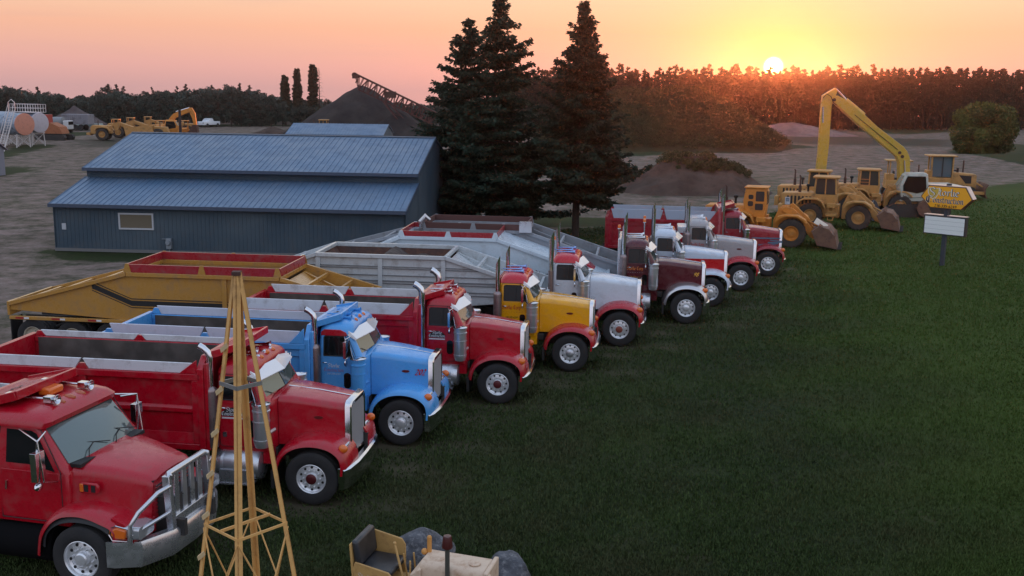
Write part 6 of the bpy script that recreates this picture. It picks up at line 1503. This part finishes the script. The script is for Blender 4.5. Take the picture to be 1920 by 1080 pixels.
# body faces left (towards -x): build it in a turned child group of parts
def flip(parent):
    for ch in list(parent.children): ch.rotation_euler=(0,0,math.pi)
excav_body(t,YB,PALE)
for ch in list(t.children):
    ch.rotation_euler=(0,0,math.pi)
    if ch.name.startswith('cab'): ch.scale=(1,-1,1)
b=MB(); boom=[(1563.5,183),(1568,179),(1585.6,188),(1600,199),(1619,215),(1642.6,237),(1692,275),(1699,284),(1703.5,296),(1704,345),(1684,345),(1684,306),(1679,293),(1604,231),(1561,191)]
b.prism(px_poly(boom,EY,p.x),-.28,.28); b.build('boom',YB,t,bevel=.03)
b=MB(); stick=[(1541.5,179),(1566,164.6),(1569,170),(1562,190),(1558,197),(1553,270),(1546.7,327),(1544,352),(1527,352),(1528,337),(1533.7,285),(1539,205)]
b.prism(px_poly(stick,EY,p.x),-.2,.2); b.build('stick',YB,t,bevel=.03)
b=MB()
def PX(x,y,dy=0): 
    q=aty(x,y,EY); return (q.x-p.x,dy,q.z)
b.tube([PX(1568,167),PX(1588,188)],.05,8,1); b.tube([PX(1587,187),PX(1620.5,215)],.12,10,0)
b.tube([PX(1692,300,-.34),PX(1694,345,-.34)],.05,8,1); b.tube([PX(1692,300,.34),PX(1694,345,.34)],.05,8,1)
b.tube([PX(1541,200,-.24),PX(1541,230,-.24)],.05,8,1)
b.build('hydraulic_ram',[YB,CHROME],t)
b=MB(); 
for x,y in ((1562,187),(1684,286),(1689,293)): q=PX(x,y); b.tube([(q[0],-.32,q[2]),(q[0],.32,q[2])],.11,12)
b.build('pivot_pin',RUST,t)
b=MB(); q=PX(1537,352); b.prism([(q[0]-.1,q[2]),(q[0]+.35,q[2]-.1),(q[0]+.5,q[2]-.7),(q[0]+.1,q[2]-1.0),(q[0]-.5,q[2]-.8)],-.5,.5); b.build('bucket',RUST,t,bevel=.03)
b=MB(); hp=[PX(1541,184,-.26),PX(1548,176,-.27),PX(1556,181,-.27),PX(1560,192,-.30),PX(1566,197,-.31)]; b.tube(hp,.025,6); b.tube([PX(1600,215,-.31),PX(1640,248,-.31),PX(1680,280,-.31)],.02,6); b.build('hydraulic_hose',BLACK,t)
# small excavator across the yard
p2=at(345,262); EY2=p2.y+1
t2=empty('excavator',(p2.x-2.2,EY2,0),0,'orange excavator with arched boom behind the big blue shed roof','excavator')
excav_body(t2,CATO,CATO); ox=p2.x-2.2
b=MB(); b.prism(px_poly([(314,240),(318,222),(326,213),(345,206),(357,203),(359,209),(346,214),(330,221),(323,230),(321,242)],EY2,ox),-.25,.25); b.build('boom',CATO,t2,bevel=.03)
b=MB(); b.prism(px_poly([(354,202),(360,202),(366,212),(369,236),(364,237),(361,222),(355,209)],EY2,ox),-.2,.2); b.build('stick',CATO,t2,bevel=.03)
b=MB(); b.prism(px_poly([(362,234),(370,234),(372,249),(352,249),(358,243)],EY2,ox),-.5,.5); b.build('bucket',RUST,t2)
b=MB(); q0=aty(330,212,EY2); q1=aty(355,204,EY2); b.tube([(q0.x-ox,0,q0.z+.2),(q1.x-ox,0,q1.z+.15)],.08,8); b.build('hydraulic_ram',CHROME,t2)
# motor scrapers
def scraper(label,px,py,yaw,group='motor scrapers across the yard'):
    P=at(px,py); t=empty('motor_scraper',(P.x,P.y,0),R(yaw),label,'scraper',group)
    for x in (1.2,-6.6):
        for s in (-1,1): big_wheel(t,x,s*1.05,.9,.65,s,CAT)
    b=MB(); b.prism([(.0,1.0),(.2,2.1),(2.6,2.2),(2.9,1.9),(2.9,.9)],-.7,.7); b.prism([(2.9,.7),(3.5,.8),(3.5,1.1),(2.9,1.2)],-.8,.8); b.build('engine_hood',CAT,t,bevel=.05)
    b=MB()
    for s in (-1,1): b.prism([(.0,1.4),(.35,1.9),(1.2,2.05),(2.0,1.9),(2.3,1.5),(2.15,1.45),(1.9,1.75),(1.2,1.9),(.45,1.75),(.15,1.35)],s*.7,s*1.35)
    b.build('fender',CAT,t)
    b=MB(); b.prism([(-.4,1.4),(-.2,2.5),(-1.0,2.7),(-3.2,1.9),(-3.4,1.5),(-1.2,2.2),(-.8,1.4)],-.3,.3); b.build('gooseneck',CAT,t,bevel=.03)
    b=MB(); b.prism([(-2.2,.5),(-2.0,1.9),(-5.8,2.2),(-6.2,1.2),(-5.6,.5)],-1.45,-1.35); b.prism([(-2.2,.5),(-2.0,1.9),(-5.8,2.2),(-6.2,1.2),(-5.6,.5)],1.35,1.45); b.box(-5.9,-5.75,-1.4,1.4,.6,2.3)
    for x in (-2.6,-3.5,-4.4,-5.3): b.box(x-.06,x+.06,-1.5,-1.44,.6,2.0); b.box(x-.06,x+.06,1.44,1.5,.6,2.0)
    b.build('bowl',CAT,t)
    b=MB(); b.prism([(-6.0,1.2),(-5.9,2.1),(-7.8,2.0),(-8.1,1.1)],-.6,.6); b.build('rear_engine',CAT,t,bevel=.04)
    b=MB(); b.tube([(1.9,.2,2.1),(1.9,.2,2.9)],.07,8); b.tube([(-6.8,.2,2.0),(-6.8,.2,2.8)],.07,8); b.build('exhaust_stack',RUST,t)
    b=MB()
    for x in (-.1,-1.0):
        for s in (-1,1): b.bar((x,s*.6,1.6),(x,s*.6,3.0),.1)
    b.box(-1.1,0.0,-.7,.7,3.0,3.08); b.build('roll_cage',CAT,t)
    b=MB(); b.box(-.8,-.35,-.25,.25,1.5,1.7); b.box(-.85,-.78,-.25,.25,1.7,2.3); b.build('seat',BLACK,t)
    return t
scraper('yellow motor scraper at the left end of the machine line across the yard',212,263,187,None)
scraper('yellow motor scraper in the middle of the machine line across the yard',240,258,190,None)
scraper('yellow motor scraper with raised gooseneck beside the orange excavator',272,255,192,None)
for i,(x,y,lb) in enumerate(((300,259,'small orange crawler with roll cage beside the motor scrapers'),(323,259,'orange crawler with roll cage under the excavator boom'),(346,259,'orange crawler with roll cage beside the utility pole'))):
    q=at(x,y); dozer(lb,(q.x,q.y,0),-75,'canopy',.95,m=CATO)
q=at(652,256); loader('wheel_loader','yellow wheel loader showing only its cab roof over the small blue shed',0,0,0,CAT,'B',loc=(q.x,q.y-12,0))
# ---------------------------------------------------------------- roadside sign
p=at(1766,498); yaw=R(-44)
t=empty('road_sign',(p.x,p.y,0),yaw,'yellow hexagonal construction company sign over a white letter board on one post','sign')
SO=mat('sign_orange',(.92,.42,.012),rough=.3,coat=.3); SK=mat('sign_edge',(.10,.03,.02),rough=.5); CAPM=mat('sign_cap_glow',(.62,.50,.46),rough=.3,metal=.5)  # pinkish cap colour has the sunset glow on the upper edges painted in
b=MB(); b.box(-.09,.09,-.09,.09,0,3.9); b.build('post',mat('post_steel',(.035,.045,.06),rough=.6),t)
zc=3.26; W=1.22; Hh=.53; cut=.42
hexp=[(-W,zc-.02),(-W+cut-.08,zc+Hh),(W-cut+.08,zc+Hh),(W,zc-.02),(W-cut-.05,zc-Hh),(-W+cut+.05,zc-Hh)]
b=MB(); b.prism(hexp,-.20,.20); b.build('sign_box',SK,t,bevel=.01)
hin=[(x*.955,zc+(z-zc)*.93) for x,z in hexp]
for s in (-1,1):
    b=MB(); b.prism(hin,s*.202,s*.215); f=b.build('sign_face',SO,t,smooth=False)
hc=[(hexp[i],hexp[i+1]) for i in (1,2)]
b=MB()
for (a,c) in hc: b.bar((a[0],0,a[1]+.012),(c[0],0,c[1]+.012),.44,.03,up=(0,0,1) if abs(a[1]-c[1])<.1 else (1,0,.3))
b.build('sign_cap_glow',CAPM,t)
LW=mat('letter_white',(.75,.72,.66),rough=.4); LK=mat('letter_black',(.02,.012,.01),rough=.5)
yf=-.216
q=MB(); q.prism([(-.62+x*.58,3.44+z*.52) for x,z in SHIELD],yf,yf-.004); q.build('shield',LW,t,smooth=False)
q=MB(); q.prism([(-.62+x*.50,3.44+z*.45) for x,z in SHIELD],yf-.004,yf-.008); q.build('shield_field',mat('shield_gold',(.62,.42,.06),rough=.4),t,smooth=False)
text_obj('lettering','S',.42,LK,t,(-.64,yf-.010,3.26),(1,0,0),(0,0,1),nib=.34); text_obj('lettering','S',.42,LW,t,(-.655,yf-.014,3.27),(1,0,0),(0,0,1),nib=.22)
text_obj('lettering','torlie',.34,LK,t,(.13,yf-.0,3.32),(1,0,0),(0,0,1),nib=.34,width=.98); text_obj('lettering','torlie',.34,LW,t,(.115,yf-.004,3.33),(1,0,0),(0,0,1),nib=.20,width=.98)
text_obj('lettering','C',.36,LW,t,(-.80,yf,2.97),(1,0,0),(0,0,1),nib=.44,width=.30); text_obj('lettering','C',.36,LK,t,(-.80,yf-.004,2.97),(1,0,0),(0,0,1),nib=.30,width=.30)
text_obj('lettering','onstruction',.28,LW,t,(.10,yf,2.99),(1,0,0),(0,0,1),nib=.38,width=1.42); text_obj('lettering','onstruction',.28,LK,t,(.10,yf-.004,2.99),(1,0,0),(0,0,1),nib=.22,width=1.42)
text_obj('lettering','218-335-6249',.13,LK,t,(.0,yf,2.79),(1,0,0),(0,0,1),nib=.28,width=1.05,thin=.14)
b=MB(); b.box(-.98,.98,-.16,.16,1.48,2.38); b.build('letter_board',mat('board_frame',(.02,.025,.03),rough=.5),t,bevel=.01)
for s in (-1,1):
    b=MB(); b.box(-.93,.93,s*.161,s*.172,1.53,2.32); f=b.build('board_panel',mat('white_acrylic',(.82,.86,.85),rough=.35,coat=.2),t,smooth=False)
b=MB()
for k in range(1,4): b.box(-.93,.93,-.178,-.173,1.53+.2*k,1.542+.2*k)
b.build('letter_track',mat('track_grey',(.45,.5,.5),rough=.5),t)
b=MB(); b.box(-1.0,-.1,-.19,.19,2.39,2.42); b.box(.1,1.0,-.19,.19,2.39,2.42); b.build('board_cap_glow',CAPM,t)  # same glow-tinted strips along the top of the letter board
# ---------------------------------------------------------------- lattice tower in the foreground
c=aty(461,988,9.6); TWM=mat('tower_paint',(.72,.41,.14),rough=.55,dirt=((.25,.13,.06),.6,3)); GALV=mat('galvanised',(.34,.35,.36),rough=.45,metal=.8,dirt=((.2,.17,.15),.5,8))
t=empty('lattice_tower',(c.x,9.6,0),R(4),'tall tan four legged steel tower standing in front of the trucks','tower')
ZT=6.20
def hw(z): return .045+(ZT-z)*.142
for k,(dx,dy) in enumerate(((0,-1),(-1,0),(1,0),(0,1))):
    b=MB(); top=Vector((dx*hw(ZT),dy*hw(ZT),ZT)); bot=Vector((dx*hw(0),dy*hw(0),0))
    d=(top-bot).normalized(); w=.048 if dy==0 else .052
    # angle iron, corner outwards
    ins=Vector((-dx,-dy,0)); sd=Vector((-dy,dx,0))
    for s in (-1,1):
        e=(ins+sd*s).normalized()*w; n=(ins-sd*s).normalized()*.009
        v=[bot,bot+e,bot+e+n,bot+n,top,top+e,top+e+n,top+n]
        b.hexa([tuple(q) for q in v])
    b.build('leg',TWM,t)
    if dx==-1:
        for i in range(13):
            b=MB(); z=.4+i*.42; q=Vector((dx*hw(z),0,z)); b.hexa([(q.x-.01,-.05,z-.012),(q.x+.055,-.05,z+.04),(q.x+.055,-.02,z+.04),(q.x-.01,-.02,z-.012),(q.x-.02,-.05,z+.03),(q.x+.045,-.05,z+.085),(q.x+.045,-.02,z+.085),(q.x-.02,-.02,z+.03)])
            b.build('climbing_step',mat('step_paint',(.60,.45,.25),rough=.6),t)
def ring4(z): return [Vector((0,-hw(z),z)),Vector((hw(z),0,z)),Vector((0,hw(z),z)),Vector((-hw(z),0,z))]
b=MB(); q=ring4(5.12)
for i in range(4): b.bar(q[i]*1.0+Vector((0,0,0)),q[(i+1)%4],.012,.040)
b.build('girt',GALV,t)
b=MB()
for z in (3.69,1.95):
    q=ring4(z)
    for i in range(4): b.bar(q[i],q[(i+1)%4],.010,.026)
b.build('girt',TWM,t)
b=MB(); b.bar((-hw(3.69)*.5,-hw(3.69)*.5,3.70),(hw(3.69)*.5,hw(3.69)*.5,3.70),.012,.03); b.build('tie_bar',TWM,t)
b=MB()
for za,zb in ((3.65,2.0),(1.9,.1)):
    qa=ring4(za); qb=ring4(zb)
    for i in range(4): b.tube([qa[i],qb[(i+1)%4]],.0085,6); b.tube([qa[(i+1)%4],qb[i]],.0085,6)
b.build('cross_brace',TWM,t)
b=MB(); b.box(-.04,.04,-.05,.04,ZT-.03,ZT+.005)
b.build('top_plate',RUST,t)
# ---------------------------------------------------------------- little crawler tractor at the bottom edge
p=at(880,1062,1.15); yw=R(-15)
t=empty('crawler_tractor',(p.x-.25,p.y+.15,0),yw,'small pale yellow crawler tractor with black seat and red exhaust cap','tractor')
CY=mat('crawler_paint',(.64,.49,.36),rough=.5,dirt=((.30,.13,.05),.6,5)); CT=mat('crawler_tan',(.50,.30,.10),rough=.5,dirt=((.22,.10,.04),.6,5))
b=MB(); b.loft([[(x,y,z) for y,z in rpolyyz(-.27,.27,.60,zt,.09)] for x,zt in ((-.42,1.20),(.55,1.17))]); b.box(.55,.62,-.30,.30,.45,1.18); hd=b.build('hood',CY,t,bevel=.02)
b=MB()
for x in (-.2,.35): b.lathe([(.085,0),(.085,.012),(.07,.02),(.0,.022)],c=(x,-.05,1.185),axis='z',n=18)
b.build('filler_lid',CY,hd)
text_obj('lettering','lii fury',.07,mat('brown_ink',(.15,.07,.04),rough=.6),hd,(-.05,-.272,1.03),(1,0,0),(0,0,1),nib=.2,slant=.3) if False else None
b=MB(); b.ball((.62,-.24,1.08),.07,n=12,sx=.6); b.build('headlamp',CY,t)
b=MB(); b.prism([(-.55,.75),(-.55,1.02),(-.42,1.12),(-.38,1.12),(-.38,.75)],-.33,.33); b.build('dashboard',CY,t,bevel=.02)
b=MB()
for s in (-1,1): b.prism([(-1.35,.7),(-1.42,1.0),(-1.38,1.12),(-.86,1.02),(-.80,.95),(-.80,.70)] if s<0 else [(-1.42,.7),(-1.47,1.2),(-1.40,1.34),(-.92,1.24),(-.86,1.15),(-.86,.7)],s*.34,s*.37)
b.prism([(-1.42,.7),(-1.47,1.38),(-1.44,1.40),(-1.38,.7)],-.37,.37)
b.build('seat_box',CT,t,bevel=.012)
text_obj('lettering','Storlie Const.',.085,mat('faded_white',(.55,.5,.45),rough=.6),t,(-1.10,-.372,.86),(1,0,-.1),(0,0,1),nib=.2,width=.46)
LEA=mat('black_vinyl',(.016,.018,.022),rough=.38,noise=(6,.6,(.05,.05,.055)))
b=MB(); b.hexa([(-1.36,-.32,.90),(-.84,-.32,.90),(-.84,.32,.90),(-1.36,.32,.90),(-1.36,-.32,1.02),(-.84,-.31,1.0),(-.84,.31,1.0),(-1.36,.32,1.02)]); b.build('seat_cushion',LEA,t,bevel=.04,seg=3)
b=MB(); b.hexa([(-1.40,-.33,1.03),(-1.30,-.33,1.03),(-1.30,.33,1.03),(-1.40,.33,1.03),(-1.46,-.33,1.42),(-1.35,-.33,1.42),(-1.35,.33,1.42),(-1.46,.33,1.42)]); b.build('seat_back',LEA,t,bevel=.04,seg=3)
b=MB(); b.tube([(.02,-.30,.7),(.02,-.30,1.50)],.035,12); b.build('exhaust_pipe',mat('pipe_grey',(.06,.06,.05),rough=.6),t)
b=MB(); b.lathe([(.075,0),(.078,.02),(.062,.16),(.055,.18),(.0,.185)],c=(.02,-.30,1.50),axis='z',n=20); b.build('exhaust_cap',mat('cap_dark_red',(.07,.008,.008),rough=.45,coat=.3),t)
b=MB(); b.tube([(-.40,.12,1.1),(-.40,.12,1.42)],.035,12); b.ball((-.40,.12,1.42),.036,n=10); b.ball((-.47,.1,1.2),.05,n=10); b.build('breather_pipe',mat('pipe_orange',(.6,.28,.07),rough=.5),t)
b=MB()
for x,y,x2 in ((-.72,.1,-.68),(-.62,.18,-.55),(-.62,-.1,-.5)): b.tube([(x,y,.6),(x2-.12,y,1.12)],.014,8)
b.tube([(-.65,-.15,.6),(-.92,.05,1.28)],.018,8); b.ball((-.92,.05,1.29),.028,n=8); b.build('control_lever',CT,t)
for s in (-1,1): b=MB(); track(b,-1.0,.5,s*.52,.27,.26); b.build('track',FRAME,t)
b=MB(); b.box(-1.4,.55,-.33,.33,.35,.72); b.build('body',CT,t,bevel=.02)
# ---------------------------------------------------------------- boulders
def boulder(label,px,py,sx,sy,sz,seed,group=None,name='boulder',rz=0):
    P=at(px,py); n=28; m_=18; V=[];F=[]
    rng=random.Random(seed); 
    for i in range(m_+1):
        a=math.pi*i/m_
        for j in range(n):
            t_=2*math.pi*j/n; d=Vector((math.sin(a)*math.cos(t_),math.sin(a)*math.sin(t_),math.cos(a)))
            k=1+.35*(float(fbm(d.x*1.7+seed,d.y*1.7+d.z*2.1,4,seed))-.5)*2*.6
            # flatten facets
            for s_ in range(4):
                f=Vector((math.cos(seed+s_*1.9),math.sin(seed*2+s_*2.3),.35+.2*s_)).normalized(); q=d.dot(f)*k
                if q>.80: k*=.80/q
            V.append((d.x*k*sx,d.y*k*sy,d.z*k*sz+sz*.55))
    for i in range(m_):
        for j in range(n): F.append((i*n+j,i*n+(j+1)%n,(i+1)*n+(j+1)%n,(i+1)*n+j))
    m=mat('granite',(.10,.105,.12),rough=.9,noise=(4,1,(.04,.042,.05)),dirt=((.26,.26,.27),.8,11),bump=1,bscale=9)
    o=npmesh(name,V,F,m,smooth=True); o.location=(P.x,P.y,0); o.rotation_euler=(0,0,rz); return tag(o,label,'boulder',group)
boulder('large flat topped grey boulder behind the little crawler tractor',785,1062,.62,.5,.42,3)
boulder('rounded dark grey boulder in front of the crawler tractor hood',950,1098,.42,.4,.38,11,rz=1)
# ================================================================ haze in the evening air
hz=MB(); hz.box(-500,500,-40,500,-9,16)
ho=hz.build('haze',[],None,smooth=False); ho['kind']='stuff'; ho['label']='thin evening haze over the whole yard'; ho['category']='haze'
hm=bpy.data.materials.new('haze'); hm.use_nodes=True; n=hm.node_tree.nodes; n.clear()
pv=n.new('ShaderNodeVolumePrincipled'); pv.inputs['Density'].default_value=.0002; pv.inputs['Color'].default_value=(.92,.86,.90,1); pv.inputs['Anisotropy'].default_value=.92
oo=n.new('ShaderNodeOutputMaterial'); hm.node_tree.links.new(pv.outputs[0],oo.inputs['Volume']); ho.data.materials.append(hm)
